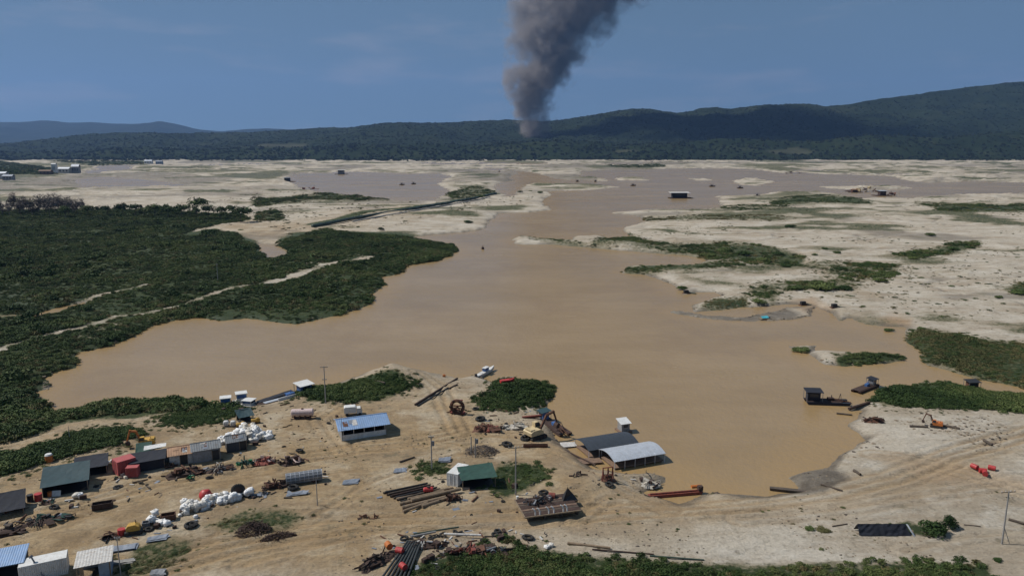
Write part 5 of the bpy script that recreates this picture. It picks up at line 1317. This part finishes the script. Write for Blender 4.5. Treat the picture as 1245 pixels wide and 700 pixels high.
# big rusty ring
t = thing("bucket_wheel", "large rusty ring wheel standing on the point", "machinery", 556, 503, -10)
part("wheel_ring", RU, t, ('ring', (0, 0, 1.6), 1.3, .36, 'Y', 24, 7)); part("frame", RR, t, ('box', (0, .5, 1.6), (2.6, .15, .2)), ('box', (.3, .4, 2.9), (1.6, .4, .2)), ('box', (0, .5, .15), (3.0, 1.2, .3)))
for k in range(6): part("bucket", DR, t, ('box', (1.35 * math.cos(k * 1.047), -.2, 1.6 + 1.35 * math.sin(k * 1.047)), (.5, .7, .45), 0, -k * 1.047))
for a in (.5,): part("spoke", RU, t, ('cyl', (1.3 * math.cos(a), 0, 1.6 + 1.3 * math.sin(a)), (-1.3 * math.cos(a), 0, 1.6 - 1.3 * math.sin(a)), .07, .07, 5))

# ------------------------------------------------------------------ excavators
def excavator(label, px, py, yaw, body, arm, s=1.0, reach=1.0):
    t = thing("excavator", label, "excavator", px, py, yaw); t.scale = (s, s, s)
    for sy in (-1, 1):
        tr = part("track", 'rubber', t, ('prism', [(-1.7, .0), (1.7, .0), (1.95, .4), (1.7, .8), (-1.7, .8), (-1.95, .4)], sy * 1.1 - .28, sy * 1.1 + .28))
        for k in range(4): part("roller", DR, tr, ('cyl', (-1.3 + k * .87, sy * 1.1 - .3, .4), (-1.3 + k * .87, sy * 1.1 + .3, .4), .26, .26, 8))
    part("undercarriage", DR, t, ('box', (0, 0, .6), (1.8, 1.7, .5)))
    bd = part("body", body, t, ('prism', [(-2.0, 1.0), (1.1, 1.0), (1.1, 1.5), (.4, 2.0), (-1.5, 2.05), (-2.1, 1.7)], -1.25, 1.25)); part("engine_cover", body, bd, ('box', (-1.4, 0, 2.12), (1.0, 1.9, .22))); part("exhaust", DR, bd, ('cyl', (-1.2, .6, 2.2), (-1.2, .6, 2.7), .07, .07, 6))
    cb = part("cab", body, t, ('prism', [(.15, 1.5), (1.35, 1.5), (1.45, 2.1), (1.1, 2.95), (.15, 2.95)], .35, 1.25)); part("window", 'glass', cb, ('prism', [(.25, 2.05), (1.42, 2.05), (1.1, 2.85), (.25, 2.85)], .33, 1.27))
    b0, b1, b2, b3 = Vector((1.0, -.2, 1.6)), Vector((2.6 * reach, -.2, 4.1)), Vector((4.6 * reach, -.2, 4.4)), Vector((5.4 * reach, -.2, 1.9))
    bm_ = part("boom", arm, t, ('cyl', b0, b1, .26, .3, 6), ('cyl', b1, b2, .3, .2, 6)); part("hydraulic_ram", 'grey', bm_, ('cyl', b0 + Vector((.3, 0, -.1)), (b0 + b1) / 2 + Vector((.5, 0, .1)), .09, .09, 6))
    part("stick", arm, t, ('cyl', b2 + Vector((-.3, 0, .25)), b3, .22, .15, 6)); part("bucket", DR, t, ('prism', [(b3.x - .1, b3.z + .1), (b3.x + .4, b3.z - .2), (b3.x + .1, b3.z - 1.0), (b3.x - .7, b3.z - .9), (b3.x - .5, b3.z - .3)], -.7, .3))
    return t
excavator("cream excavator with raised brown arm beside the point's dredge", 651, 532, 38, 'cream', 'rust', 1.0)
excavator("yellow excavator with orange arm behind the dark awning", 178, 543, 200, 'yellow', 'orange', .78, .75)
excavator("orange excavator far out on the right sand bank", 1138, 519, 150, 'orange', 'rust', .55, .8)
t = thing("engine", "yellow machine on dark skid at lower left", "machine", 163, 648, 18)
part("housing", 'yellow', t, ('prism', [(-.9, .6), (.9, .6), (.8, 1.2), (.3, 1.5), (-.6, 1.45), (-.9, 1.1)], -.55, .55)); part("skid", 'black', t, ('box', (0, 0, .32), (2.3, 1.3, .5)))
for sx in (-1, 1):
    for sy in (-1, 1): part("wheel", 'rubber', t, ('cyl', (sx * .75, sy * .62, .32), (sx * .75, sy * .82, .32), .32, .32, 12))
part("exhaust", DR, t, ('cyl', (.3, .2, 1.4), (.3, .2, 1.95), .06, .06, 6))
for px, py, lab in ((292, 519, "left yellow pump set below the small teal tent"), (310, 514, "right yellow pump set below the small teal tent")):
    t = thing("pump", lab, "pump", px, py, 20, "yellow pump sets")
    part("motor", 'yellow', t, ('cyl', (-.7, 0, .55), (.5, 0, .55), .4, .4, 12)); part("volute", 'yellow', t, ('cyl', (.55, -.2, .6), (.55, .25, .6), .5, .5, 12)); part("base", DR, t, ('box', (0, 0, .08), (2.0, .9, .16)))
def crate(label, px, py, yaw, L, Wd, H, mat, cat="crate"):
    t = thing("crate", label, cat, px, py, yaw)
    for sy in (-1, 1): part("side", mat, t, ('box', (0, sy * (Wd / 2 - .04), H / 2), (L, .08, H)))
    for sx in (-1, 1): part("end", mat, t, ('box', (sx * (L / 2 - .04), 0, H / 2), (.08, Wd - .17, H)))
    part("floor", DR, t, ('box', (0, 0, .06), (L - .2, Wd - .2, .1)))
    for k in (-.33, 0, .33): part("rib", mat, t, ('box', (k * L, -Wd / 2 - .03, H / 2), (.08, .06, H)), ('box', (k * L, Wd / 2 + .03, H / 2), (.08, .06, H)))
crate("brown open steel skip on the track below the teal tent", 125, 617, 22, 2.8, 1.2, .9, DR, "skip"); crate("brown crate between the two groups of white sacks", 205, 632, 20, 2.0, 1.2, 1.0, RU); crate("dark box with pale lid left of the small sack group", 178, 640, 18, 1.0, .9, .8, 'grey')
crate("rusty long steel box below the excavator", 651, 543, 2, 4.6, .7, .5, RU, "box")
mono("girder", "red steel beam lying behind the excavator", "beam", 648, 508, MB().box((0, 0, .5), (4.6, .5, .12), 0, R(-3)).box((0, 0, .34), (4.6, .1, .3), 0, R(-3)).box((0, 0, .16), (4.6, .5, .1), 0, R(-3)).mesh("girder", 'rust_red'), 8)

# ------------------------------------------------------------------ logs and pipes, one by one
def rod(name, label, cat, p0, p1, r, mat, group=None, z0=0.0, z1=0.0, n=10, hollow=False, taper=.85):
    a, b = ground(*p0), ground(*p1); a.z += r * .9 + z0; b.z += r * .9 + z1
    c = (a + b) / 2; d = b - a
    m = MB().cyl(-d / 2, d / 2, r, r * taper, n, not hollow)
    if hollow: m.cyl(-d / 2, d / 2, r * .82, r * .82 * taper, n, False); m.ring((0, 0, 0), .001, .001, 'Z', 3, 3)
    return mono(name, label, cat, 0, 0, m.mesh(name, mat), 0, group, loc=c)
LG = "pale logs in the pile"
for k, (a, b) in enumerate([((482,608),(551,594)),((486,614),(548,600)),((489,619),(545,605)),((490,623),(520,612)),((513,617),(553,604)),((500,612),(560,598)),((496,610),(540,600))]):
    rod("log", "pale log in the front of the log pile in the yard", "log", a, b, .24 + .04 * (k % 3), 'log', LG, z0=.3 * (k > 4), z1=.3 * (k > 4))
for k in range(11):
    rod("steel_pipe", "black pipe in the stack behind the pale logs", "pipe", (466 + k * 2.1, 600 + k * 1.05), (518 + k * 1.9, 589 + k * .85), .17, ('log_dark', 'black', 'dark_rust')[k % 3], "black pipes behind the pale logs", z0=.28 * (k % 2), z1=.28 * (k % 2))
for k in range(7):
    rod("steel_pipe", "dark hose pipe in the bundle running down to the thicket", "pipe", (496 + k * 2.6, 661 + k * .35), (464 + k * 5.2, 706), .17, 'hose', "dark hose pipes at the bottom", z0=.35, z1=.25)
rod("steel_pipe", "left of two long dark pipes lying across the point", "pipe", (505, 493), (556, 461), .28, DR, "long pipes on the point"); rod("steel_pipe", "right of two long dark pipes lying across the point", "pipe", (508, 494), (545, 472), .2, 'black', "long pipes on the point")
rod("steel_pipe", "short dark pipe by the long pipes on the point", "pipe", (546, 473), (556, 468), .2, DR)
rod("steel_pipe", "dark curved pipe lying along the top of the rusty verge scrap", "pipe", (503, 652), (558, 645), .14, 'pipe_green', z0=.3, z1=.5); rod("timber", "white beam on the scrap above the bottom thicket", "beam", (540, 653), (585, 654), .18, 'white_dirty', z0=.4, z1=.35); rod("timber", "pale beam left of the white beam above the thicket", "beam", (500, 656), (530, 650), .16, 'pole', z0=.4, z1=.4)
rod("log", "brown log on the verge right of the timber deck", "log", (690, 661), (742, 667), .2, 'log'); rod("steel_pipe", "long dark pipe along the verge above the bottom thicket", "pipe", (720, 668), (795, 674), .11, DR); rod("steel_pipe", "right hand dark pipe on the verge above the bottom thicket", "pipe", (790, 676), (856, 681), .12, 'pipe_green')
rod("log", "pale log lying before the brush on the verge", "log", (628, 661), (642, 663), .16, 'log'); rod("log", "brown trunk lying at the far right edge of the sand", "log", (1226, 632), (1250, 639), .2, 'log_dark')
rod("log", "drift log left of the orange excavator", "log", (1106, 519), (1128, 520), .25, 'log_dark'); rod("log", "drift log right of the orange excavator", "log", (1146, 518), (1167, 522), .25, 'log_dark')
rod("log", "dark timber lying near the middle of the right sand", "log", (1196, 536), (1206, 542), .28, 'log_dark'); rod("log", "brown driftwood on the sand beside the grey mud bank", "log", (1038, 573), (1046, 578), .26, 'log_dark')
rod("log", "dark pole on the mud by the canoe", "log", (998, 589), (1024, 597), .16, 'log_dark'); rod("log", "brown driftwood raft log at the mouth of the right bay", "log", (1032, 499), (1057, 491), .35, DR, z0=.1, z1=.1)
rod("log", "floating log below the driftwood raft log", "log", (1017, 503), (1036, 505), .2, 'log_dark'); rod("log", "thin drift log on the sand left of the black sheet shelter", "log", (1012, 640), (1030, 637), .1, 'log_dark')
rod("log", "branch lying on the sand between shrub and slender pole", "log", (1172, 638), (1192, 640), .09, 'log_dark'); rod("log", "bent driftwood in the yard below the red container", "log", (161, 587), (180, 583), .12, 'log_dark'); rod("log", "old beam on the sand right of the blue roofed house", "log", (486, 562), (504, 556), .16, 'log_dark')
rod("log", "weathered trunk on the sand behind the point's shrubs", "log", (586, 479), (610, 474), .28, 'log_dark'); rod("log", "thin trunk across the sand mound by the lake", "log", (455, 463), (468, 466), .2, 'log_dark')

# pipeline across the far sand spit
P = [(380,276),(440,265),(500,255),(550,246.5),(580,241),(603,236)]
pts = [ground(u, v) for u, v in P]
fine_ = []
for a, b in zip(pts, pts[1:]):
    for k in range(6): fine_.append(a.lerp(b, k / 6))
fine_.append(pts[-1])
zz = np.array([gz(p.x, p.y) for p in fine_]); zz = np.convolve(np.pad(zz, 6, 'edge'), np.ones(13) / 13, 'valid') + .9
b = MB().tube([Vector((p.x, p.y, z)) for p, z in zip(fine_, zz)], 1.25, 10)
o = b.build("pipeline", 'pipe_green', None, True); tag(o, "long dark green pipeline crossing the far sand spit", "pipeline")
b = MB().tube([Vector((p.x + 7, p.y - 11, z - .4)) for p, z in zip(fine_[4:-4], zz[4:-4])], .6, 8)
o = b.build("pipeline", 'concrete', None, True); tag(o, "thin pale pipeline running beside the dark green one", "pipeline")

# ------------------------------------------------------------------ boats, dredges, cabins on the water
def hull(b, L, Wd, H, z=0.0, sharp=.35):
    pr = []
    for i in range(9):
        u = i / 8; x = -L / 2 + L * u
        w = Wd / 2 * min(1, (1 - u) / sharp) ** .6 if u > 1 - sharp else Wd / 2 * (.85 + .15 * min(1, u * 4))
        lift = .45 * H * max(0, (u - .6) / .4) ** 2
        pr.append((x, max(w, .02), lift))
    vs = []
    for x, w, l in pr: vs += [(x, -w, z + H + l), (x, -w * .7, z + l * .6), (x, w * .7, z + l * .6), (x, w, z + H + l)]
    fs = []
    for i in range(8):
        k = 4 * i
        for j in range(4): fs.append((k + j, k + (j + 1) % 4, k + 4 + (j + 1) % 4, k + 4 + j))
    fs += [(0, 1, 2, 3), (32, 35, 34, 33)]
    return b.add(vs, fs)
def cabin_raft(label, px, py, yaw, s=1.0, low=False):
    t = thing("cabin_raft", label, "raft", px, py, yaw, None, 0, True); t.scale = (s, s, s)
    part("float", 'white_dirty', t, ('box', (0, 0, .25), (3.4, 2.4, .5))); h = .9 if low else 1.7
    part("cabin", 'white', t, ('box', (0, 0, .5 + h / 2), (1.9, 1.7, h))); part("roof", 'white', t, ('box', (0, 0, .5 + h + .06), (2.3, 2.1, .12)))
    part("window", 'blue', t, ('box', (0, -.87, .5 + h * .72), (1.7, .04, h * .42))); part("window", 'glass', t, ('box', (.97, 0, .5 + h * .72), (.04, 1.4, h * .42))); part("window", 'glass', t, ('box', (-.97, 0, .5 + h * .72), (.04, 1.4, h * .42)))
    for x in (-1.5, 1.5): part("rail", 'grey', t, ('box', (x, 0, .8), (.06, 2.2, .06)))
    return t
cabin_raft("leftmost white pilot cabin on the lake shore", 275, 495, 20, 1.05); cabin_raft("tall white pilot cabin right of the leftmost one", 294, 490, 25, 1.1); cabin_raft("low white and blue cabin boat behind the teal tent", 303, 494, -12, 1.1, True)
def dredge(label, px, py, yaw, L, Wd, hullm, cabinm, roofm, s=1.0, ladder=True, water=True, ch=1.8, cpos=-.28, clen=.3, cat="dredge"):
    t = thing("dredge", label, cat, px, py, yaw, None, 0.0, water); t.scale = (s, s, s)
    for sy in (-1, 1): part("pontoon", hullm, t, ('prism', [(-L / 2, .7), (-L / 2 + .5, -.1), (L / 2 - .5, -.1), (L / 2, .7)], sy * Wd / 2 - Wd * .18, sy * Wd / 2 + Wd * .18))
    part("deck", 'dark_rust', t, ('box', (-L * .08, 0, .76), (L * .8, Wd * 1.1, .1)))
    c = part("cabin", cabinm, t, ('box', (cpos * L, 0, .8 + ch / 2), (L * clen * .8, Wd * .7, ch))); part("window", 'glass', c, ('box', (cpos * L, -Wd * .355, .8 + ch * .65), (L * clen * .55, .05, ch * .35)))
    part("roof", roofm, t, ('quad', (cpos * L - L * clen * .55, -Wd * .6, .95 + ch), (cpos * L + L * clen * .55, -Wd * .6, .95 + ch), (cpos * L + L * clen * .55, Wd * .6, 1.25 + ch), (cpos * L - L * clen * .55, Wd * .6, 1.25 + ch), .08))
    for sx in (-1, 1):
        for sy in (-1, 1): part("post", 'grey', t, ('cyl', (cpos * L + sx * L * clen * .5, sy * Wd * .52, .8), (cpos * L + sx * L * clen * .5, sy * Wd * .52, 1.0 + ch), .06, .06, 5))
    part("engine", 'blue' if cabinm != 'navy' else DR, t, ('box', (L * .08, 0, 1.15), (L * .14, Wd * .4, .7)), ('cyl', (L * .1, 0, 1.5), (L * .1, 0, 2.2), .1, .1, 6))
    if ladder:
        ld = part("ladder", RU, t, *[('cyl', (L * .16, sy * .45, 1.2), (L * .56, sy * .35, .35), .1, .1, 6) for sy in (-1, 1)])
        for k in range(5): part("rung", RU, ld, ('box', (L * (.2 + .08 * k), 0, 1.1 - .17 * k), (.08, .8, .08)))
        part("gantry", DR, t, ('cyl', (L * .3, -Wd * .4, .8), (L * .3, 0, 2.6), .08, .06, 6), ('cyl', (L * .3, Wd * .4, .8), (L * .3, 0, 2.6), .08, .06, 6))
    return t
t = dredge("long blue and white dredge moored beside the dark shrubs", 347, 486, 46, 15, 3.0, 'white', 'blue', 'white', .95, False, True, 1.9, .34, .24)
part("side_panel", 'white', t, ('box', (1.0, -1.75, 1.15), (7.5, .12, .7))); part("cover", 'navy', t, ('quad', (-6.5, .2, .9), (2.5, .2, 1.5), (2.5, 1.7, 1.6), (-6.5, 1.7, .95), .05, (8, 3), 0, .05)); part("deck_sheet", 'zinc', t, ('box', (-1.5, -.7, .9), (8.5, 1.2, .12)))
dredge("dredge with teal roofed cabin moored off the point", 672, 519, -64, 13, 2.4, 'dark_rust', 'blue', 'teal', .85, True, True, 1.7, -.34, .2)
dredge("dark dredge with square cabin on the lake near the right bank", 1005, 490, -6, 10.5, 2.6, 'navy', 'navy', 'navy', .9, True, True, 2.2, -.32, .36)
dredge("slim dark dredge with canopy slanting towards the far bank", 1052, 473, 38, 11, 2.0, 'dark_rust', 'grey', 'navy', .85, True, True, 1.4, .34, .24)
dredge("small dredge with black canopy in the right hand channel", 1180, 474, 5, 5.6, 2.2, 'rust_red', 'rust', 'black', .85, False, True, 1.6, .05, .6)
dredge("large dredge platform with white roof far out on the lake", 827, 241, 0, 24, 9, 'dark_rust', 'navy', 'white', 1.1, True, True, 5.0, -.05, .8)
dredge("distant dredge with white roof on the upper left pond", 415, 212, 0, 26, 12, 'dark_rust', 'wall_grey', 'white', 1.05, False, True, 8, 0, .6)
dredge("distant dark dredge at the left shore of the upper pond", 351, 221, 0, 22, 9, 'dark_rust', 'navy', 'zinc_dark', 1.0, True, True, 6, -.1, .5)
dredge("far right wrecked dredge with blue canopy", 1072, 238, 0, 20, 9, 'dark_rust', 'dark_rust', 'zinc', 1.0, True, True, 5, 0, .45)
dredge("brown dredge left of the far right wreck", 1040, 234, 0, 18, 8, 'dark_rust', 'rust', 'tan_roof', .9, True, True, 3.5, -.1, .5)
for i, (px, py, lab) in enumerate([(866,227,"small dark pump boat right of the white roofed dredge platform"),(900,229,"tiny boat between pump boat and far sand bar"),(770,226,"tiny boat beside the thin white sand bar"),(921,239,"small boat at the far shore right of the platform"),(489,225,"left of two tiny boats on the upper left pond"),(503,224,"right of two tiny boats on the upper left pond"),(702,221,"left small boat at the far spit"),(724,221,"right small boat at the far spit"),(607,209,"tiny boat on the middle pond")]):
    t = thing("pump_boat", lab, "boat", px, py, 10 * i, None, 0, True); t.scale = (2.2, 2.2, 2.2)
    hull(MB(), 4.2, 1.6, .6).build("hull", DR, t); part("canopy", 'navy', t, ('quad', (-1.4, -.8, 1.6), (.8, -.8, 1.6), (.8, .8, 1.7), (-1.4, .8, 1.7), .05)); part("engine", DR, t, ('box', (-.4, 0, .9), (1.1, .7, .6)))
    for sx, sy in ((-1.3, -.7), (-1.3, .7), (.7, -.7), (.7, .7)): part("post", 'grey', t, ('cyl', (sx, sy, .4), (sx, sy, 1.62), .05, .05, 4))
t = thing("speedboat", "white boat with blue cabin drawn up at the tip of the point", "boat", 590, 455, 62, None, .1)
hull(MB(), 9.0, 1.3, .8).build("hull", 'white', t); part("cabin", 'blue', t, ('box', (.2, 0, 1.3), (1.8, .9, .7))); part("roof", 'white', t, ('box', (.2, 0, 1.7), (2.0, 1.1, .1))); part("outboard_motor", 'black', t, ('box', (-4.6, 0, .8), (.5, .5, 1.0))); part("seat", 'white_dirty', t, ('box', (-2.2, 0, .8), (.5, 1.0, .15)))
t = thing("skiff", "red skiff lying at the head of the point's shrubs", "boat", 617, 466, 24, None, .3)
hull(MB(), 3.6, 1.3, .7).build("hull", 'red', t); part("thwart", 'rust_red', t, ('box', (-.4, 0, .65), (.25, 1.0, .06))); part("pole", DR, t, ('cyl', (.4, 0, .7), (2.6, .2, 1.1), .06, .05, 5))
t = thing("canoe", "long dark canoe beached on the grey mud bank", "boat", 962, 598, -14, None, .05)
hull(MB(), 6.8, .9, .45).build("hull", 'log_dark', t); part("thwart", 'timber', t, ('box', (0, 0, .42), (.2, .7, .05)))
t = thing("red_barge", "long narrow red barge moored beside the white spit", "boat", 821, 602, 10, None, 0, True)
part("hull", 'rust_red', t, ('prism', [(-4.7, .5), (-4.4, -.1), (4.4, -.1), (4.7, .5)], -.42, .42)); part("deck_pipe", 'rust_red', t, ('cyl', (-4.4, 0, .62), (4.0, 0, .62), .15, .15, 8)); part("pump", DR, t, ('box', (4.3, 0, 1.0), (.8, .7, .7)), ('cyl', (4.3, -.5, 1.0), (4.3, .5, 1.0), .32, .32, 10))
mono("float", "orange float behind the end of the red barge", "float", 0, 0, MB().cyl((-.8, 0, .15), (.8, 0, .15), .3, .3, 10).mesh("float", 'orange'), 10, loc=at(846, 592, 0))
mono("buoy", "tiny dark buoy off the tip of the shrub peninsula", "buoy", 0, 0, MB().cyl((0, 0, -.3), (0, 0, 1.2), .8, .8, 10).cyl((0, 0, 1.2), (0, 0, 2.2), .25, .1, 6).mesh("buoy", DR), 0, loc=at(587, 303, 0))
t = thing("work_raft", "turquoise sheeted raft on the grey mudflat", "raft", 930, 388, 12, None, .1); t.scale = (.75, .75, .75)
part("raft", 'timber', t, ('box', (0, 0, .2), (5.2, 2.6, .3))); part("tarp", 'turquoise', t, ('quad', (-1.8, -1.0, .6), (1.5, -1.0, .7), (1.6, 1.0, 1.2), (-1.6, 1.0, 1.1), .05, (5, 4), .1, .08)); part("engine", 'grey', t, ('box', (2.0, 0, .7), (.8, .8, .7)))
for px, py, lab in ((976, 371, "dark pump set on the orange bank above the turquoise raft"), (834, 357, "dark pump set at the shore beside the dark bush"), (1014, 374, "small dark pump set on the white bank at right")):
    t = thing("pump", lab, "pump", px, py, 15); t.scale = (1.5,) * 3
    part("motor", 'black', t, ('box', (0, 0, .6), (1.2, .7, .7))); part("hose", 'pipe_green', t, ('tube', [(.6, 0, .5), (1.4, -.4, .2), (2.4, -1.2, .1)], .14, 6)); part("frame", RU, t, ('box', (0, 0, .12), (1.8, 1.0, .16)))
mono("crate", "tiny orange marker on the sand of the lake mound", "marker", 540, 458, MB().box((0, 0, .3), (.7, .5, .5)).cyl((0, 0, .5), (0, 0, .9), .08, .05, 5).mesh("crate", 'orange'))
t = thing("truck", "white covered truck parked behind the blue roofed house", "truck", 429, 504, 14); t.scale = (.8, .8, .72)
part("box_body", 'white', t, ('prism', [(-2.2, .9), (.9, .9), (.9, 2.5), (.6, 2.75), (-1.9, 2.75), (-2.2, 2.5)], -1.0, 1.0)); cb = part("cab", 'white', t, ('prism', [(1.0, .6), (2.4, .6), (2.4, 1.4), (2.0, 2.2), (1.0, 2.2)], -.95, .95)); part("windscreen", 'glass', cb, ('prism', [(2.42, 1.42), (2.05, 2.15), (2.0, 2.1), (2.37, 1.4)], -.85, .85))
for x in (-1.5, 1.8):
    for sy in (-1, 1): part("wheel", 'rubber', t, ('cyl', (x, sy * .7, .42), (x, sy * 1.0, .42), .42, .42, 12))
# ------------------------------------------------------------------ far buildings
def far_house(label, px, py, L, Wd, H, wall, roof, z=None, rise=.35):
    loc = None if z is None else z
    t = thing("building", label, "building", px, py, 5, None, 0, False, loc)
    l, w = L / 2, Wd / 2
    part("wall", wall, t, ('box', (0, 0, H / 2 - .5), (L, Wd, H + 1)))
    for sy in (-1, 1): part("roof_slope", roof, t, ('quad', (-l - .6, 0, H + H * rise), (l + .6, 0, H + H * rise), (l + .6, sy * (w + .6), H - .1), (-l - .6, sy * (w + .6), H - .1), .3))
    for k in range(3): part("window", 'glass', t, ('box', (-l * .6 + k * l * .6, -w - .05, H * .55), (L * .12, .12, H * .35)))
far_house("white building at the far edge of the mine, left", 181, 199.5, 26, 14, 11, 'white', 'zinc'); far_house("grey shed right of the far white building", 194, 199.5, 22, 12, 9, 'wall_blue', 'zinc_dark')
far_house("reddish low building left of the far plant", 56, 212, 24, 12, 7, 'brown_deck', 'brown_deck'); far_house("tall narrow white plant tower at far left", 67, 211, 9, 9, 21, 'white', 'white', None, .1); far_house("pale long plant building right of the tower", 79, 210.5, 24, 12, 10, 'white_dirty', 'zinc'); far_house("dark plant building right of the pale one", 93, 210.5, 16, 10, 15, 'wall_grey', 'zinc_dark')
far_house("pale low building cut by the far left edge", 2, 216, 20, 12, 8, 'white_dirty', 'zinc'); far_house("dark low shed right of the edge building", 11, 219, 16, 10, 7, 'wall_grey', 'zinc_dark')
far_house("white buildings on the forest edge beneath the right hills", 850, 190, 50, 24, 22, 'white', 'white'); far_house("small red roofed building left of the white ones on the forest edge", 843, 190.5, 20, 16, 22, 'tan_roof', 'red_container'); far_house("small pale building on the forest edge below the smoke's right", 783, 190.5, 30, 16, 15, 'white_dirty', 'zinc')

# ------------------------------------------------------------------ smoke column
def smoke():
    D = 5300.0
    def pt(u, v):                                     # a point straight above the fire, at the fire's distance
        a, b = (u - 622.5) / FPX, (350.0 - v) / FPX
        dy = CP + b * SP; t = D / dy
        return Vector((a * t, D, CAM_H + (-SP + b * CP) * t))
    spine = [(652,172,15),(651,160,18),(650,145,22),(648,128,26),(648,112,31),(654,97,36),(662,82,37),(668,66,40),(674,48,46),(682,30,54),(692,12,63),(704,-8,72),(722,-34,84),(747,-65,97),(780,-105,105),(818,-150,95)]
    c = [pt(u, v) for u, v, _ in spine]; rad = [r * 1.12 * D / FPX for _, _, r in spine]
    b = MB(); n = 20; vs = []; fs = []
    for p, r in zip(c, rad):
        for i in range(n):
            a = 6.28318 * i / n
            vs.append(p + Vector((math.cos(a) * r * 1.25, math.sin(a) * r * 1.1, 0)))
    m = len(c)
    for j in range(m - 1):
        for i in range(n): fs.append((j * n + i, j * n + (i + 1) % n, (j + 1) * n + (i + 1) % n, (j + 1) * n + i))
    fs += [tuple(range(n - 1, -1, -1)), tuple(range((m - 1) * n, m * n))]
    b.add(vs, fs)
    me = bpy.data.meshes.new("smoke_column"); me.from_pydata(b.v, [], b.f)
    mat = bpy.data.materials.new("dark_smoke"); mat.use_nodes = True; nt = mat.node_tree; nt.nodes.clear()
    g = nt.nodes.new("ShaderNodeNewGeometry"); sep = nt.nodes.new("ShaderNodeSeparateXYZ"); nt.links.new(g.outputs["Position"], sep.inputs[0])
    # centre line and radius as functions of height
    zs = [p.z for p in c]; z0, z1 = zs[0], zs[-1]
    tn = math_(nt, 'DIVIDE', math_(nt, 'SUBTRACT', sep.outputs[2], z0), z1 - z0, True)
    def curve(vals):
        lo, hi = min(vals), max(vals)
        cv = nt.nodes.new("ShaderNodeFloatCurve"); cu = cv.mapping.curves[0]
        while len(cu.points) < len(vals): cu.points.new(.5, .5)
        for p, z, v in zip(cu.points, zs, vals): p.location = ((z - z0) / (z1 - z0), (v - lo) / (hi - lo))
        cv.mapping.update(); nt.links.new(tn, cv.inputs["Value"])
        return math_(nt, 'ADD', math_(nt, 'MULTIPLY', cv.outputs[0], hi - lo), lo)
    cx = curve([p.x for p in c]); rr = curve(rad)
    dx = math_(nt, 'SUBTRACT', sep.outputs[0], cx); dy = math_(nt, 'SUBTRACT', sep.outputs[1], D)
    dist = math_(nt, 'DIVIDE', math_(nt, 'SQRT', math_(nt, 'ADD', math_(nt, 'MULTIPLY', dx, dx), math_(nt, 'MULTIPLY', dy, dy))), rr)
    def nz(scale, det, rough):
        t = nt.nodes.new("ShaderNodeTexNoise"); t.inputs["Scale"].default_value = scale; t.inputs["Detail"].default_value = det; t.inputs["Roughness"].default_value = rough
        nt.links.new(g.outputs["Position"], t.inputs["Vector"]); return t.outputs["Fac"]
    big, small = nz(.0048, 2, .5), nz(.013, 6, .62)
    f = math_(nt, 'ADD', math_(nt, 'SUBTRACT', .92, dist), math_(nt, 'ADD', math_(nt, 'MULTIPLY', math_(nt, 'SUBTRACT', big, .5), 2.1), math_(nt, 'MULTIPLY', math_(nt, 'SUBTRACT', small, .5), 2.3)))
    f = math_(nt, 'MULTIPLY', f, 1.5, True)
    fade = math_(nt, 'SUBTRACT', 1.0, math_(nt, 'MULTIPLY', tn, .72))
    dens = math_(nt, 'MULTIPLY', math_(nt, 'MULTIPLY', f, fade), .021)
    v = nt.nodes.new("ShaderNodeVolumePrincipled"); v.inputs["Color"].default_value = (.58, .53, .52, 1); v.inputs["Anisotropy"].default_value = .1
    nt.links.new(dens, v.inputs["Density"])
    out = nt.nodes.new("ShaderNodeOutputMaterial"); nt.links.new(v.outputs[0], out.inputs["Volume"])
    try: mat.cycles.volume_step_rate = .25
    except Exception: pass
    o = add_obj("smoke_column", me, mat); tag(o, kind="stuff"); o["label"] = "dark grey smoke column rising from the forested hills"
smoke()
# ------------------------------------------------------------------ haze over the whole place
def build_haze():
    bm = bmesh.new()
    bmesh.ops.create_cube(bm, size=1)
    for v in bm.verts:
        v.co = ((v.co.x) * 52000, 9800 + v.co.y * 22000, -12 + (v.co.z + .5) * 1970)
    me = bpy.data.meshes.new("haze"); bm.to_mesh(me); bm.free()
    m = bpy.data.materials.new("haze_air"); m.use_nodes = True
    nt = m.node_tree; nt.nodes.clear()
    v = nt.nodes.new("ShaderNodeVolumePrincipled")
    v.inputs["Color"].default_value = (.30, .52, 1.0, 1)
    v.inputs["Density"].default_value = 3.5e-5
    v.inputs["Anisotropy"].default_value = .2
    out = nt.nodes.new("ShaderNodeOutputMaterial"); nt.links.new(v.outputs[0], out.inputs["Volume"])
    o = add_obj("haze", me, m); tag(o, kind="stuff"); o["label"] = "thin blue haze in the air"
build_haze()
